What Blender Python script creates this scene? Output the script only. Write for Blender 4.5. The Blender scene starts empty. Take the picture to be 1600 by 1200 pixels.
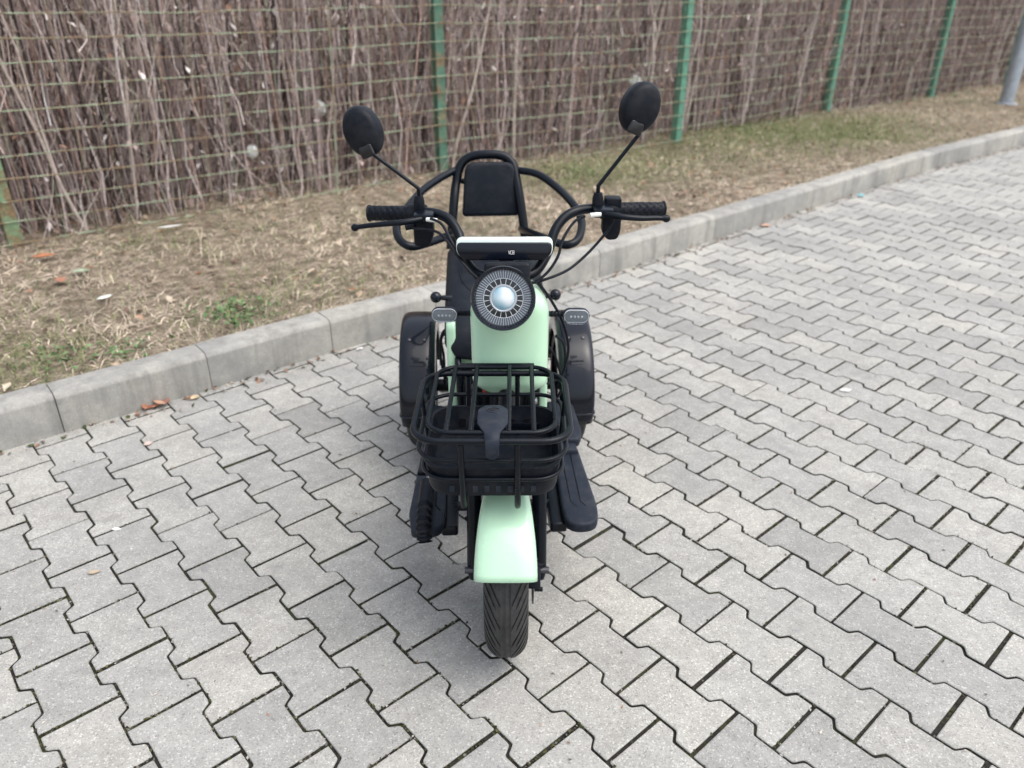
import bpy, math, random
import numpy as np
from math import sin, cos, pi, radians
from mathutils import Vector, Matrix

random.seed(7)
rng = np.random.default_rng(7)
SC = bpy.context.scene
COL = SC.collection

# ------------------------------------------------------------------ camera, sky, sun, exposure
CAM_H, CAM_PITCH, CAM_ROLL, CAM_F = 1.37630503, 0.48063238, 0.00889193, 1221.01985
cam_data = bpy.data.cameras.new('camera')
cam = bpy.data.objects.new('camera', cam_data)
COL.objects.link(cam)
cam_data.sensor_width = 36.0
cam_data.lens = 36.0 * CAM_F / 1600.0
cam_data.clip_start = 0.05
cam_data.clip_end = 500
CAM_M = Matrix.Translation((0, 0, CAM_H)) @ Matrix.Rotation(pi / 2 - CAM_PITCH, 4, 'X') @ Matrix.Rotation(CAM_ROLL, 4, 'Z')
cam.matrix_world = CAM_M
cam_data.dof.use_dof = True
cam_data.dof.focus_distance = 1.66
cam_data.dof.aperture_fstop = 3.0
SC.camera = cam

SUN_EL, SUN_AZ = radians(64), radians(110)      # azimuth clockwise from +Y (north)
world = bpy.data.worlds.new('World')
SC.world = world
world.use_nodes = True
wn = world.node_tree.nodes
wl = world.node_tree.links
bg = wn['Background']
sky = wn.new('ShaderNodeTexSky')
sky.sky_type = 'NISHITA'
sky.sun_disc = False
sky.sun_elevation = SUN_EL
sky.sun_rotation = SUN_AZ
sky.dust_density = 4.0
sky.air_density = 1.2
hs = wn.new('ShaderNodeHueSaturation')          # overcast: the same sky with its blue washed out
hs.inputs['Saturation'].default_value = 0.43
wl.new(sky.outputs[0], hs.inputs['Color'])
wl.new(hs.outputs[0], bg.inputs['Color'])
bg.inputs['Strength'].default_value = 0.15

sun_data = bpy.data.lights.new('sun', 'SUN')
sun_data.energy = 0.6
sun_data.angle = radians(60)
sun_data.color = (1.0, 0.97, 0.93)
sun = bpy.data.objects.new('sun', sun_data)
COL.objects.link(sun)
sdir = Vector((sin(SUN_AZ) * cos(SUN_EL), cos(SUN_AZ) * cos(SUN_EL), sin(SUN_EL)))
sun.rotation_euler = sdir.to_track_quat('Z', 'Y').to_euler()
sun.location = (4, -4, 8)

SC.view_settings.view_transform = 'Standard'
SC.view_settings.look = 'None'
SC.view_settings.gamma = 1.0
SC.view_settings.use_curve_mapping = False
SC.view_settings.exposure = 0.96

# ------------------------------------------------------------------ materials
def new_mat(name):
    m = bpy.data.materials.new(name)
    m.use_nodes = True
    nt = m.node_tree
    return m, nt, nt.nodes['Principled BSDF']

def nd(nt, typ, **kw):
    n = nt.nodes.new(typ)
    for k, v in kw.items():
        setattr(n, k, v)
    return n

def ramp(nt, fac, stops):
    r = nd(nt, 'ShaderNodeValToRGB')
    e = r.color_ramp.elements
    while len(e) < len(stops):
        e.new(0.5)
    for i, (p, c) in enumerate(stops):
        e[i].position = p
        e[i].color = (c[0], c[1], c[2], 1) if isinstance(c, (tuple, list)) else (c, c, c, 1)
    nt.links.new(fac, r.inputs[0])
    return r.outputs[0]

def mixc(nt, fac, a, b, mode='MIX'):
    m = nd(nt, 'ShaderNodeMix', data_type='RGBA', blend_type=mode)
    for sock, v in ((m.inputs[0], fac), (m.inputs[6], a), (m.inputs[7], b)):
        if hasattr(v, 'is_linked') or hasattr(v, 'links'):
            nt.links.new(v, sock)
        elif isinstance(v, (tuple, list)):
            sock.default_value = (v[0], v[1], v[2], 1)
        else:
            sock.default_value = v
    return m.outputs[2]

def noise(nt, vec, scale, detail=4, rough=0.55):
    n = nd(nt, 'ShaderNodeTexNoise')
    n.inputs['Scale'].default_value = scale
    n.inputs['Detail'].default_value = detail
    n.inputs['Roughness'].default_value = rough
    if vec is not None:
        nt.links.new(vec, n.inputs['Vector'])
    return n.outputs[0]

def bump(nt, bsdf, height, strength, dist=0.002):
    b = nd(nt, 'ShaderNodeBump')
    b.inputs['Strength'].default_value = strength
    b.inputs['Distance'].default_value = dist
    nt.links.new(height, b.inputs['Height'])
    nt.links.new(b.outputs[0], bsdf.inputs['Normal'])

def wpos(nt):
    return nd(nt, 'ShaderNodeNewGeometry').outputs['Position']

def simple(name, col, rough=0.4, metal=0.0, coat=0.0, var=0.15, nscale=60.0, bmp=0.0, bscale=400.0, spec=0.5, dust=0.0):
    m, nt, b = new_mat(name)
    p = wpos(nt)
    n = noise(nt, p, nscale, 5)
    lo = tuple(c * (1 - var) for c in col)
    hi = tuple(min(1, c * (1 + var)) for c in col)
    cc = ramp(nt, n, [(0.3, lo), (0.7, hi)])
    if dust:
        dn = ramp(nt, noise(nt, p, 22, 8, 0.75), [(0.45, 0.0), (0.75, dust)])
        cc = mixc(nt, dn, cc, (0.22, 0.21, 0.19))
        dn2 = ramp(nt, noise(nt, p, 330, 2, 0.5), [(0.70, 0.0), (0.78, dust)])
        cc = mixc(nt, dn2, cc, (0.3, 0.29, 0.27))
    nt.links.new(cc, b.inputs['Base Color'])
    rr = nd(nt, 'ShaderNodeMapRange')
    rr.inputs[3].default_value = max(0.02, rough - 0.06)
    rr.inputs[4].default_value = rough + 0.08
    nt.links.new(noise(nt, p, nscale * 0.4, 6, 0.7), rr.inputs[0])
    nt.links.new(rr.outputs[0], b.inputs['Roughness'])
    b.inputs['Metallic'].default_value = metal
    b.inputs['Specular IOR Level'].default_value = spec
    if coat:
        b.inputs['Coat Weight'].default_value = coat
        b.inputs['Coat Roughness'].default_value = 0.03
    if bmp:
        bump(nt, b, noise(nt, p, bscale, 3), bmp, 0.001)
    return m

M = {}
M['mint'] = simple('mint_paint', (0.46, 0.70, 0.50), 0.25, coat=0.8, spec=0.35, var=0.03, nscale=8)
M['gloss_black'] = simple('gloss_black_paint', (0.002, 0.004, 0.010), 0.25, coat=0.45, var=0.2, spec=0.15)
M['tube_black'] = simple('black_tube_paint', (0.003, 0.005, 0.009), 0.28, var=0.2, bmp=0.05, bscale=900, spec=0.22)
M['plastic'] = simple('black_plastic', (0.005, 0.007, 0.012), 0.42, spec=0.15, dust=0.07, var=0.15, bmp=0.15, bscale=1200)
M['plastic_grey'] = simple('grey_black_plastic', (0.014, 0.019, 0.030), 0.48, spec=0.18, dust=0.12, var=0.1, bmp=0.15, bscale=1200)
M['leather'] = simple('black_seat_vinyl', (0.005, 0.008, 0.014), 0.5, spec=0.2, dust=0.06, var=0.15, bmp=0.35, bscale=700)
M['steel'] = simple('bright_steel', (0.55, 0.55, 0.56), 0.25, metal=1.0, var=0.1)
M['darksteel'] = simple('dark_steel', (0.10, 0.10, 0.11), 0.4, metal=0.9, var=0.2)
M['white_plastic'] = simple('white_plastic', (0.72, 0.74, 0.71), 0.35, var=0.04)
M['pale_rim'] = simple('pale_mint_plastic', (0.70, 0.80, 0.74), 0.25, coat=0.4, var=0.03)
M['white_paint'] = simple('white_print', (0.75, 0.75, 0.75), 0.5, var=0.05)
M['amber'] = simple('amber_plastic', (0.75, 0.36, 0.08), 0.4)
M['red'] = simple('dark_red_plastic', (0.25, 0.03, 0.02), 0.5)
M['mirror'] = simple('mirror_glass', (0.85, 0.86, 0.88), 0.03, metal=1.0, var=0.01)
M['clear_rib'] = simple('clear_ribs', (0.62, 0.64, 0.67), 0.2, metal=0.3, var=0.05)
M['lamp_bowl'] = simple('lamp_bowl', (0.17, 0.175, 0.19), 0.2, metal=0.6, var=0.1, nscale=40)
M['black_seg'] = simple('lamp_black', (0.008, 0.008, 0.01), 0.3)

# tyre rubber, grey dusty
m, nt, b = new_mat('tyre_rubber')
p = wpos(nt)
n1 = noise(nt, p, 45, 6, 0.7)
n2 = noise(nt, p, 500, 3)
c = mixc(nt, ramp(nt, n1, [(0.35, 0.0), (0.75, 1.0)]), (0.011, 0.012, 0.014), (0.048, 0.047, 0.046))
nt.links.new(c, b.inputs['Base Color'])
b.inputs['Roughness'].default_value = 0.6
bump(nt, b, n2, 0.25, 0.001)
M['rubber'] = m

# clear lens: transparent with a sheen of reflection
m, nt, b = new_mat('clear_lens')
tr = nd(nt, 'ShaderNodeBsdfTransparent')
tr.inputs[0].default_value = (0.93, 0.95, 0.97, 1)
gl = nd(nt, 'ShaderNodeBsdfGlossy')
gl.inputs['Roughness'].default_value = 0.03
fr = nd(nt, 'ShaderNodeFresnel')
fr.inputs[0].default_value = 1.38
mx = nd(nt, 'ShaderNodeMixShader')
nt.links.new(fr.outputs[0], mx.inputs[0])
nt.links.new(tr.outputs[0], mx.inputs[1])
nt.links.new(gl.outputs[0], mx.inputs[2])
nt.links.new(mx.outputs[0], nt.nodes['Material Output'].inputs[0])
M['lens'] = m

# projector bull's-eye: bluish coated glass
m, nt, b = new_mat('projector_glass')
n1 = noise(nt, wpos(nt), 20, 1)
nt.links.new(ramp(nt, n1, [(0.35, (0.22, 0.48, 0.58)), (0.5, (0.55, 0.68, 0.72)), (0.62, (0.82, 0.83, 0.83))]), b.inputs['Base Color'])
b.inputs['Roughness'].default_value = 0.06
b.inputs['Metallic'].default_value = 0.0
b.inputs['Coat Weight'].default_value = 1.0
M['projector'] = m

# concrete pavers
def concrete(name, base, per_object, stain=0.35, speck=1.0, warm=(1.0, 0.983, 0.925)):
    m, nt, b = new_mat(name)
    p = wpos(nt)
    if per_object == 'object':
        rnd = nd(nt, 'ShaderNodeObjectInfo').outputs['Random']
    elif per_object == 'attr':
        a = nd(nt, 'ShaderNodeAttribute', attribute_name='rnd')
        rnd = a.outputs['Fac']
    else:
        rnd = None
    lo = tuple(base * w * 0.86 for w in warm)
    hi = tuple(base * w * 1.12 for w in warm)
    col = ramp(nt, noise(nt, p, 3.0, 6, 0.65), [(0.3, lo), (0.7, hi)])
    if rnd is not None:
        v = ramp(nt, rnd, [(0.0, (0.80, 0.80, 0.80)), (0.08, (0.89, 0.89, 0.89)), (0.35, (0.96, 0.96, 0.96)), (0.7, (1.02, 1.015, 1.0)), (1.0, (1.10, 1.085, 1.05))])
        col = mixc(nt, 1.0, col, v, 'MULTIPLY')
    col = mixc(nt, 1.0, col, ramp(nt, noise(nt, p, 26, 5, 0.65), [(0.3, 0.86), (0.7, 1.10)]), 'MULTIPLY')
    wear = ramp(nt, noise(nt, p, 5.5, 7, 0.8), [(0.60, 0.0), (0.74, 0.30)])
    col = mixc(nt, wear, col, tuple(min(.8, base * 1.45 * w) for w in warm))
    # aggregate speckle
    vo = nd(nt, 'ShaderNodeTexVoronoi')
    vo.inputs['Scale'].default_value = 330
    nt.links.new(p, vo.inputs['Vector'])
    g = nd(nt, 'ShaderNodeSeparateColor')
    nt.links.new(vo.outputs['Color'], g.inputs[0])
    sp = ramp(nt, g.outputs[0], [(0.0, 0.62), (0.08, 0.86), (0.5, 1.0), (0.9, 1.05), (0.98, 1.45)])
    col = mixc(nt, speck, col, sp, 'MULTIPLY')
    fine = ramp(nt, noise(nt, p, 700, 2), [(0.3, 0.84), (0.7, 1.16)])
    col = mixc(nt, speck * 0.9, col, fine, 'MULTIPLY')
    # stains: broad grey dirt and a few small dark spots
    st = ramp(nt, noise(nt, p, 1.6, 8, 0.75), [(0.44, 0.0), (0.66, 1.0)])
    stm = nd(nt, 'ShaderNodeMath', operation='MULTIPLY')
    nt.links.new(st, stm.inputs[0]); stm.inputs[1].default_value = stain
    col = mixc(nt, stm.outputs[0], col, tuple(base * 0.55 * w for w in (0.97, 0.99, 1.0)))
    spots = ramp(nt, noise(nt, p, 11, 3, 0.5), [(0.67, 0.0), (0.73, 1.0)])
    sm = nd(nt, 'ShaderNodeMath', operation='MULTIPLY')
    nt.links.new(spots, sm.inputs[0]); sm.inputs[1].default_value = 0.35
    col = mixc(nt, sm.outputs[0], col, (base * .45, base * .44, base * .43))
    nt.links.new(col, b.inputs['Base Color'])
    b.inputs['Roughness'].default_value = 0.85
    b.inputs['Specular IOR Level'].default_value = 0.3
    h = nd(nt, 'ShaderNodeMath', operation='ADD')
    nt.links.new(noise(nt, p, 420, 3), h.inputs[0])
    nt.links.new(vo.outputs['Distance'], h.inputs[1])
    bump(nt, b, h.outputs[0], 0.45, 0.0012)
    return m
M['paver'] = concrete('paver_concrete', 0.355, 'object')
M['paver_far'] = concrete('paver_concrete_far', 0.365, 'attr')
M['kerb'] = concrete('kerb_concrete', 0.37, 'object', stain=0.8, speck=0.45, warm=(1.0, 0.975, 0.90))
m = M['kerb']; nt = m.node_tree; b = nt.nodes['Principled BSDF']
# damp vertical streaks and a dirty lower band on the kerb
src = b.inputs['Base Color'].links[0].from_socket
p = wpos(nt)
mp = nd(nt, 'ShaderNodeMapping'); mp.inputs['Scale'].default_value = (9, 9, 0.8)
nt.links.new(p, mp.inputs[0])
stk = ramp(nt, noise(nt, mp.outputs[0], 1.3, 5, 0.7), [(0.50, 0.0), (0.70, 0.7)])
col = mixc(nt, stk, src, (0.16, 0.155, 0.145))
nt.links.new(col, b.inputs['Base Color'])

# joint filling: dark sandy dirt with moss
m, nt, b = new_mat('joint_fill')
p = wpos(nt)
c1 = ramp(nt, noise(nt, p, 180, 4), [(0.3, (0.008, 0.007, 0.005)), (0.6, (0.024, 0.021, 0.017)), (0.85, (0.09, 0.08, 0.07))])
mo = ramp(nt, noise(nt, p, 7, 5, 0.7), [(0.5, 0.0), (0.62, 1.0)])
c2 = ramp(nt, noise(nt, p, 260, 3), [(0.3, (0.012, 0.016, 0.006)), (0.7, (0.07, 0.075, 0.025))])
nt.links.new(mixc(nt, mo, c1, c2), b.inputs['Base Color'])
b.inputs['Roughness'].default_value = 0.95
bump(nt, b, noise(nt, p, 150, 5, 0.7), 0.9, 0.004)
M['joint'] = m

# verge soil
m, nt, b = new_mat('verge_soil')
p = wpos(nt)
c1 = ramp(nt, noise(nt, p, 14, 8, 0.7), [(0.32, (0.10, 0.078, 0.058)), (0.5, (0.26, 0.21, 0.155)), (0.68, (0.43, 0.36, 0.28))])
c2 = ramp(nt, noise(nt, p, 90, 4), [(0.3, 0.55), (0.7, 1.3)])
nt.links.new(mixc(nt, 1.0, c1, c2, 'MULTIPLY'), b.inputs['Base Color'])
b.inputs['Roughness'].default_value = 1.0
b.inputs['Specular IOR Level'].default_value = 0.1
bump(nt, b, noise(nt, p, 40, 8, 0.7), 1.0, 0.02)
M['soil'] = m

def vcol(name, rough=0.8, spec=0.2, trans=False):
    m, nt, b = new_mat(name)
    a = nd(nt, 'ShaderNodeAttribute', attribute_name='col')
    p = wpos(nt)
    v = ramp(nt, noise(nt, p, 55, 4), [(0.3, 0.78), (0.7, 1.2)])
    nt.links.new(mixc(nt, 1.0, a.outputs['Color'], v, 'MULTIPLY'), b.inputs['Base Color'])
    b.inputs['Roughness'].default_value = rough
    b.inputs['Specular IOR Level'].default_value = spec
    return m
M['blades'] = vcol('grass_blades')
M['twigs'] = vcol('twig_bark', 0.9, 0.15)
M['leaves'] = vcol('dead_leaves', 0.8, 0.2)
M['bits'] = vcol('small_debris', 0.85, 0.2)

# fence paint with rust
def rusty(name, paint, amount):
    m, nt, b = new_mat(name)
    p = wpos(nt)
    r = ramp(nt, noise(nt, p, 9, 7, 0.75), [(amount - 0.05, 1.0), (amount + 0.06, 0.0)])
    pc = ramp(nt, noise(nt, p, 30, 4), [(0.3, tuple(c * 0.75 for c in paint)), (0.7, tuple(c * 1.2 for c in paint))])
    rc = ramp(nt, noise(nt, p, 60, 5), [(0.3, (0.13, 0.085, 0.05)), (0.7, (0.27, 0.19, 0.10))])
    nt.links.new(mixc(nt, r, pc, rc), b.inputs['Base Color'])
    b.inputs['Roughness'].default_value = 0.55
    return m
M['post'] = rusty('green_post_paint', (0.10, 0.255, 0.18), 0.37)
M['post_left'] = rusty('olive_post_paint', (0.17, 0.27, 0.15), 0.47)
M['wire'] = rusty('green_wire_coating', (0.28, 0.345, 0.235), 0.49)
M['post_old'] = rusty('old_post_paint', (0.075, 0.165, 0.115), 0.43)
M['galv'] = simple('galvanised_steel', (0.42, 0.47, 0.53), 0.38, metal=0.55, var=0.15, nscale=20)

# ------------------------------------------------------------------ mesh helpers
ORG = {}

class MB:
    def __init__(self):
        self.v = []; self.f = []
    def add(self, vs, fs):
        o = len(self.v)
        self.v.extend([tuple(map(float, q)) for q in vs])
        self.f.extend([tuple(i + o for i in fc) for fc in fs])
        return self
    def mapv(self, fn):
        self.v = [tuple(fn(*q)) for q in self.v]
        return self
    def tube(self, path, r, n=10, closed=False, caps=True, flat=1.0):
        P = [Vector(q) for q in path]
        k = len(P)
        rs = r if isinstance(r, (list, tuple)) else [r] * k
        T = []
        for i in range(k):
            if closed:
                t = P[(i + 1) % k] - P[i - 1]
            else:
                t = P[min(i + 1, k - 1)] - P[max(i - 1, 0)]
            T.append(t.normalized())
        up = Vector((0, 0, 1)) if abs(T[0].z) < 0.9 else Vector((1, 0, 0))
        nrm = (up - T[0] * up.dot(T[0])).normalized()
        vs = []
        for i in range(k):
            nrm = (nrm - T[i] * nrm.dot(T[i])).normalized()
            bn = T[i].cross(nrm)
            for j in range(n):
                a = 2 * pi * j / n
                vs.append(P[i] + (nrm * cos(a) + bn * sin(a) * flat) * rs[i])
        fs = []
        for i in range(k if closed else k - 1):
            a, c = i * n, ((i + 1) % k) * n
            for j in range(n):
                j2 = (j + 1) % n
                fs.append((a + j, a + j2, c + j2, c + j))
        if caps and not closed:
            fs.append(tuple(range(n - 1, -1, -1)))
            fs.append(tuple((k - 1) * n + j for j in range(n)))
        return self.add(vs, fs)
    def loft(self, secs, closed_sec=True, caps=True):
        n = len(secs[0]); vs = [q for s in secs for q in s]; fs = []
        for i in range(len(secs) - 1):
            for j in range(n if closed_sec else n - 1):
                j2 = (j + 1) % n
                fs.append((i * n + j, i * n + j2, (i + 1) * n + j2, (i + 1) * n + j))
        if caps and closed_sec:
            fs.append(tuple(range(n - 1, -1, -1)))
            fs.append(tuple((len(secs) - 1) * n + j for j in range(n)))
        return self.add(vs, fs)
    def prism(self, outline, axes, depth, bev=0.0, steps=3):
        """outline [(u,v)] counter-clockwise, axes (origin,U,V,W): extruded from W=0 to W=depth, both rims rounded."""
        O, U, V, W = [Vector(a) for a in axes]
        secs = []
        if bev > 0:
            for s in range(steps + 1):
                a = pi / 2 * s / steps
                secs.append((bev * (1 - sin(a)), bev * (1 - cos(a))))
            secs = [(i_, d_) for i_, d_ in secs]
            secs += [(i_, depth - d_) for i_, d_ in reversed(secs)]
        else:
            secs = [(0, 0), (0, depth)]
        S = []
        for ins, d in secs:
            S.append([O + U * u + V * v + W * d for u, v in inset(outline, ins)])
        return self.loft(S)
    def box(self, c, s, bev=0.0, M3=None):
        c = Vector(c); hx, hy, hz = s[0] / 2, s[1] / 2, s[2] / 2
        U, V, W = (Vector((1, 0, 0)), Vector((0, 1, 0)), Vector((0, 0, 1))) if M3 is None else [Vector(a) for a in M3]
        return self.prism([(-hx, -hy), (hx, -hy), (hx, hy), (-hx, hy)], (c - W * hz, U, V, W), s[2], bev, 2)
    def lathe(self, prof, axes, n=32, close=False):
        """prof [(r,h)], axes (origin, U, V, W): revolved round W."""
        O, U, V, W = [Vector(a) for a in axes]
        k = len(prof); vs = []; fs = []
        for r, h in prof:
            for j in range(n):
                a = 2 * pi * j / n
                vs.append(O + W * h + (U * cos(a) + V * sin(a)) * r)
        for i in range(k if close else k - 1):
            i2 = (i + 1) % k
            for j in range(n):
                j2 = (j + 1) % n
                fs.append((i * n + j, i * n + j2, i2 * n + j2, i2 * n + j))
        return self.add(vs, fs)
    def sphere(self, c, r, n=16):
        prof = [(max(1e-5, r * sin(pi * i / 10)), -r * cos(pi * i / 10)) for i in range(11)]
        return self.lathe(prof, (c, (1, 0, 0), (0, 1, 0), (0, 0, 1)), n)
    def build(self, name, mat, parent=None, sharp=38, flat=False, center=None):
        me = bpy.data.meshes.new(name)
        A = np.array(self.v)
        c = np.array(center) if center is not None else (A.min(0) + A.max(0)) / 2
        me.from_pydata([tuple(q) for q in (A - c)], [], self.f)
        me.update()
        import bmesh
        bm = bmesh.new(); bm.from_mesh(me)
        bmesh.ops.recalc_face_normals(bm, faces=bm.faces[:])
        bm.to_mesh(me); bm.free()
        if not flat:
            me.shade_smooth()
            me.set_sharp_from_angle(angle=radians(sharp))
        me.materials.append(mat)
        ob = bpy.data.objects.new(name, me)
        COL.objects.link(ob)
        po = Vector((0, 0, 0))
        if parent is not None:
            ob.parent = parent
            po = ORG[parent.name]
        ob.location = Vector(c) - po
        ORG[ob.name] = Vector(c)
        return ob

def inset(poly, d):
    if d == 0:
        return poly
    n = len(poly); out = []
    for i in range(n):
        p0, p1, p2 = Vector(poly[i - 1]), Vector(poly[i]), Vector(poly[(i + 1) % n])
        e1 = (p1 - p0).normalized(); e2 = (p2 - p1).normalized()
        n1 = Vector((-e1.y, e1.x)); n2 = Vector((-e2.y, e2.x))
        m = n1 + n2
        m = m / max(0.25, m.dot(m)) * 2 if m.length > 1e-6 else n1
        q = p1 + m * d
        out.append((q.x, q.y))
    return out

def spline(pts, sub=6, closed=False):
    P = [Vector(q) for q in pts]; n = len(P); out = []
    for i in range(n if closed else n - 1):
        if closed:
            p0, p1, p2, p3 = P[i - 1], P[i], P[(i + 1) % n], P[(i + 2) % n]
        else:
            p0, p1, p2, p3 = P[max(i - 1, 0)], P[i], P[i + 1], P[min(i + 2, n - 1)]
        for s in range(sub):
            t = s / sub
            out.append(0.5 * ((2 * p1) + (p2 - p0) * t + (2 * p0 - 5 * p1 + 4 * p2 - p3) * t * t + (3 * p1 - p0 - 3 * p2 + p3) * t ** 3))
    if not closed:
        out.append(P[-1])
    return out

def rrect(w, h, r, n=6, cx=0, cy=0):
    """rounded rectangle outline, counter-clockwise."""
    o = []
    for sx, sy, a0 in ((1, -1, -pi / 2), (1, 1, 0), (-1, 1, pi / 2), (-1, -1, pi)):
        for k in range(n + 1):
            a = a0 + pi / 2 * k / n
            o.append((cx + sx * (w - r) + r * cos(a), cy + sy * (h - r) + r * sin(a)))
    return o

def rpoly(pts, r, n=5):
    """round the corners of a polygon."""
    o = []; k = len(pts)
    for i in range(k):
        p0, p1, p2 = Vector(pts[i - 1]), Vector(pts[i]), Vector(pts[(i + 1) % k])
        rr = r[i] if isinstance(r, (list, tuple)) else r
        a = p1 + (p0 - p1).normalized() * min(rr, (p0 - p1).length * 0.48)
        c = p1 + (p2 - p1).normalized() * min(rr, (p2 - p1).length * 0.48)
        for j in range(n + 1):
            t = j / n
            q = a * (1 - t) ** 2 + p1 * 2 * t * (1 - t) + c * t * t
            o.append((q.x, q.y))
    return o

def empty(name, loc):
    o = bpy.data.objects.new(name, None)
    o.empty_display_size = 0.1
    COL.objects.link(o); o.location = loc
    ORG[o.name] = Vector(loc)
    return o

def tag(o, label=None, cat=None, group=None, kind=None):
    if label: o['label'] = label
    if cat: o['category'] = cat
    if group: o['group'] = group
    if kind: o['kind'] = kind
    return o

def np_mesh(name, V, F, mat, parent=None, cols=None, rnd=None, kind=None, smooth=False):
    """many small faces at once: V (n,3), F (m,k) with equal k; cols per face."""
    me = bpy.data.meshes.new(name)
    k = F.shape[1]
    me.vertices.add(len(V)); me.vertices.foreach_set('co', V.astype(np.float32).ravel())
    me.loops.add(F.size); me.loops.foreach_set('vertex_index', F.astype(np.int32).ravel())
    me.polygons.add(len(F)); me.polygons.foreach_set('loop_start', np.arange(0, F.size, k, dtype=np.int32))
    if cols is not None:
        a = me.attributes.new('col', 'FLOAT_COLOR', 'FACE')
        a.data.foreach_set('color', np.concatenate([cols, np.ones((len(cols), 1))], 1).astype(np.float32).ravel())
    me.update(calc_edges=True)
    if smooth: me.shade_smooth()
    me.materials.append(mat)
    ob = bpy.data.objects.new(name, me); COL.objects.link(ob)
    if parent is not None: ob.parent = parent
    ORG[ob.name] = Vector((0, 0, 0))
    if kind: ob['kind'] = kind
    return ob

# ------------------------------------------------------------------ lie of the land
KP = np.array([(-6.2, -1.70), (-1.652, 2.129), (-0.749, 2.895), (0.405, 3.801), (0.788, 4.144), (1.49, 4.786), (3.269, 6.383), (4.82, 7.613), (13.0, 14.3)])
KP[0] = KP[1] - 5.0 * np.array((cos(0.71), sin(0.71)))
KW, KH = 0.118, 0.142                                     # kerb width and height
def kerb_y(x):
    return np.interp(x, KP[:, 0], KP[:, 1])
def kerb_dist(x, y):                                       # metres behind the kerb's front edge, roughly
    return (y - kerb_y(x)) * 0.765
FP0 = np.array((-2.53, 3.85)); FD = np.array((0.781, 0.624)); FD /= np.linalg.norm(FD)
FN = np.array((-FD[1], FD[0]))                             # away from the camera
def ground_z(x, y):
    d = kerb_dist(x, y)
    return 0.118 + 0.02 * np.clip(d / 2.4, 0, 1.5) + 0.012 * np.sin(x * 2.1 + y) * np.sin(y * 2.7 - x) * np.clip(d, 0, 1)

# camera-space depth and picture position, only to sort pavers by how large they show
Rc = np.array(CAM_M.to_3x3())
def project(P):
    q = (np.asarray(P) - np.array((0, 0, CAM_H))) @ Rc
    return 800 + CAM_F * q[..., 0] / -q[..., 2], 600 - CAM_F * q[..., 1] / -q[..., 2], -q[..., 2]

# ------------------------------------------------------------------ setting: ground under everything
g = MB().add([(-60, -30, -0.09), (60, -30, -0.09), (60, 90, -0.09), (-60, 90, -0.09)], [(0, 1, 2, 3)]).build('ground', M['soil'])
tag(g, kind='structure')

# pavement: bed of dark joint filling, with the stones on it
PV_L, PV_P, PV_TH, PV_O = 0.2, 0.13795777, 0.72843416, np.array((-1.02883158, 1.27382983))
ct, st_ = cos(PV_TH), sin(PV_TH)
bed = MB()
xs = np.linspace(-5, 12.8, 60)
bv = []
for x in xs:
    bv += [(x, -1.2, -0.0062), (x, kerb_y(x) + 0.05, -0.0062)]
bed.add(bv, [(2 * i, 2 * i + 2, 2 * i + 3, 2 * i + 1) for i in range(len(xs) - 1)])
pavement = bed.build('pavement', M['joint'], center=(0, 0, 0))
tag(pavement, kind='structure')

def paver_outline(rs, e_end, e_side):
    W, w, fl = 0.161 / 2, 0.115 / 2, 0.043
    hl = PV_L / 2
    right = [(W, -hl), (W, -(hl - fl)), (w, -fl), (w, fl), (W, hl - fl), (W, hl)]
    pts = right + [(-x, -y) for x, y in right]
    pts = inset(pts, e_side)
    pts = [(x, y - (math.copysign(e_end - e_side, y) if abs(y) > hl - 0.006 else 0)) for x, y in pts]
    pts = [(x + rs.uniform(-.0007, .0007), y + rs.uniform(-.0007, .0007)) for x, y in pts]
    rad = [0.003, .005, .004, .004, .005, .003] * 2
    return rpoly(pts, rad, 2)

def paver_geo(rs):
    o = paver_outline(rs, rs.uniform(.0021, .0045), rs.uniform(.0018, .0034))
    n = len(o)
    secs = []
    for ins, z in ((0.0, -0.03), (0.0, -0.0030), (0.0008, -0.0010), (0.0028, 0.0)):
        secs.append([(x, y, z) for x, y in inset(o, ins)])
    vs = [q for s in secs for q in s]
    fs = []
    for i in range(3):
        for j in range(n):
            j2 = (j + 1) % n
            fs.append((i * n + j, i * n + j2, (i + 1) * n + j2, (i + 1) * n + j))
    fs.append(tuple(3 * n + j for j in range(n)))
    return vs, fs

prs = random.Random(3)
geos = [paver_geo(prs) for _ in range(12)]
pav_meshes = []
for vs, fs in geos:
    me = bpy.data.meshes.new('paver_stone')
    me.from_pydata(vs, [], fs); me.update()
    me.shade_smooth(); me.set_sharp_from_angle(angle=radians(35))
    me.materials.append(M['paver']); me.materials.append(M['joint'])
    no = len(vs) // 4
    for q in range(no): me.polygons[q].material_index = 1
    for q in range(3 * no, len(me.polygons)): me.polygons[q].use_smooth = False
    pav_meshes.append(me)

M['paver_damp'] = concrete('paver_damp_concrete', 0.295, 'object', stain=0.5)
stained_meshes = []
for me in pav_meshes:
    m2 = me.copy(); m2.materials[0] = M['paver_damp']; stained_meshes.append(m2)
stones = []
for i in range(-60, 90):
    for j in range(-60, 60):
        jj = j + 0.5 * (i % 2) + 0.5
        u, v = i * PV_P, -jj * PV_L
        x = PV_O[0] + ct * u - st_ * v
        y = PV_O[1] + st_ * u + ct * v
        if not (-4.8 < x < 12.5 and -1.0 < y < 12.5) or kerb_dist(x, y) > 0.085:
            continue
        if y > 3.5 + 1.1 * x + 4 or x > y * 1.1 + 4.5 or x < -0.9 * y - 1.8:
            continue
        px, py, dp = project((x, y, 0))
        show = dp > 0.2 and -60 < px < 1660 and -50 < py < 1270
        stones.append((dp if show else 99 + abs(dp), x, y, show))
stones.sort()
far_v, far_f, far_r, far_m, far_s = [], [], [], [], []
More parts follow.
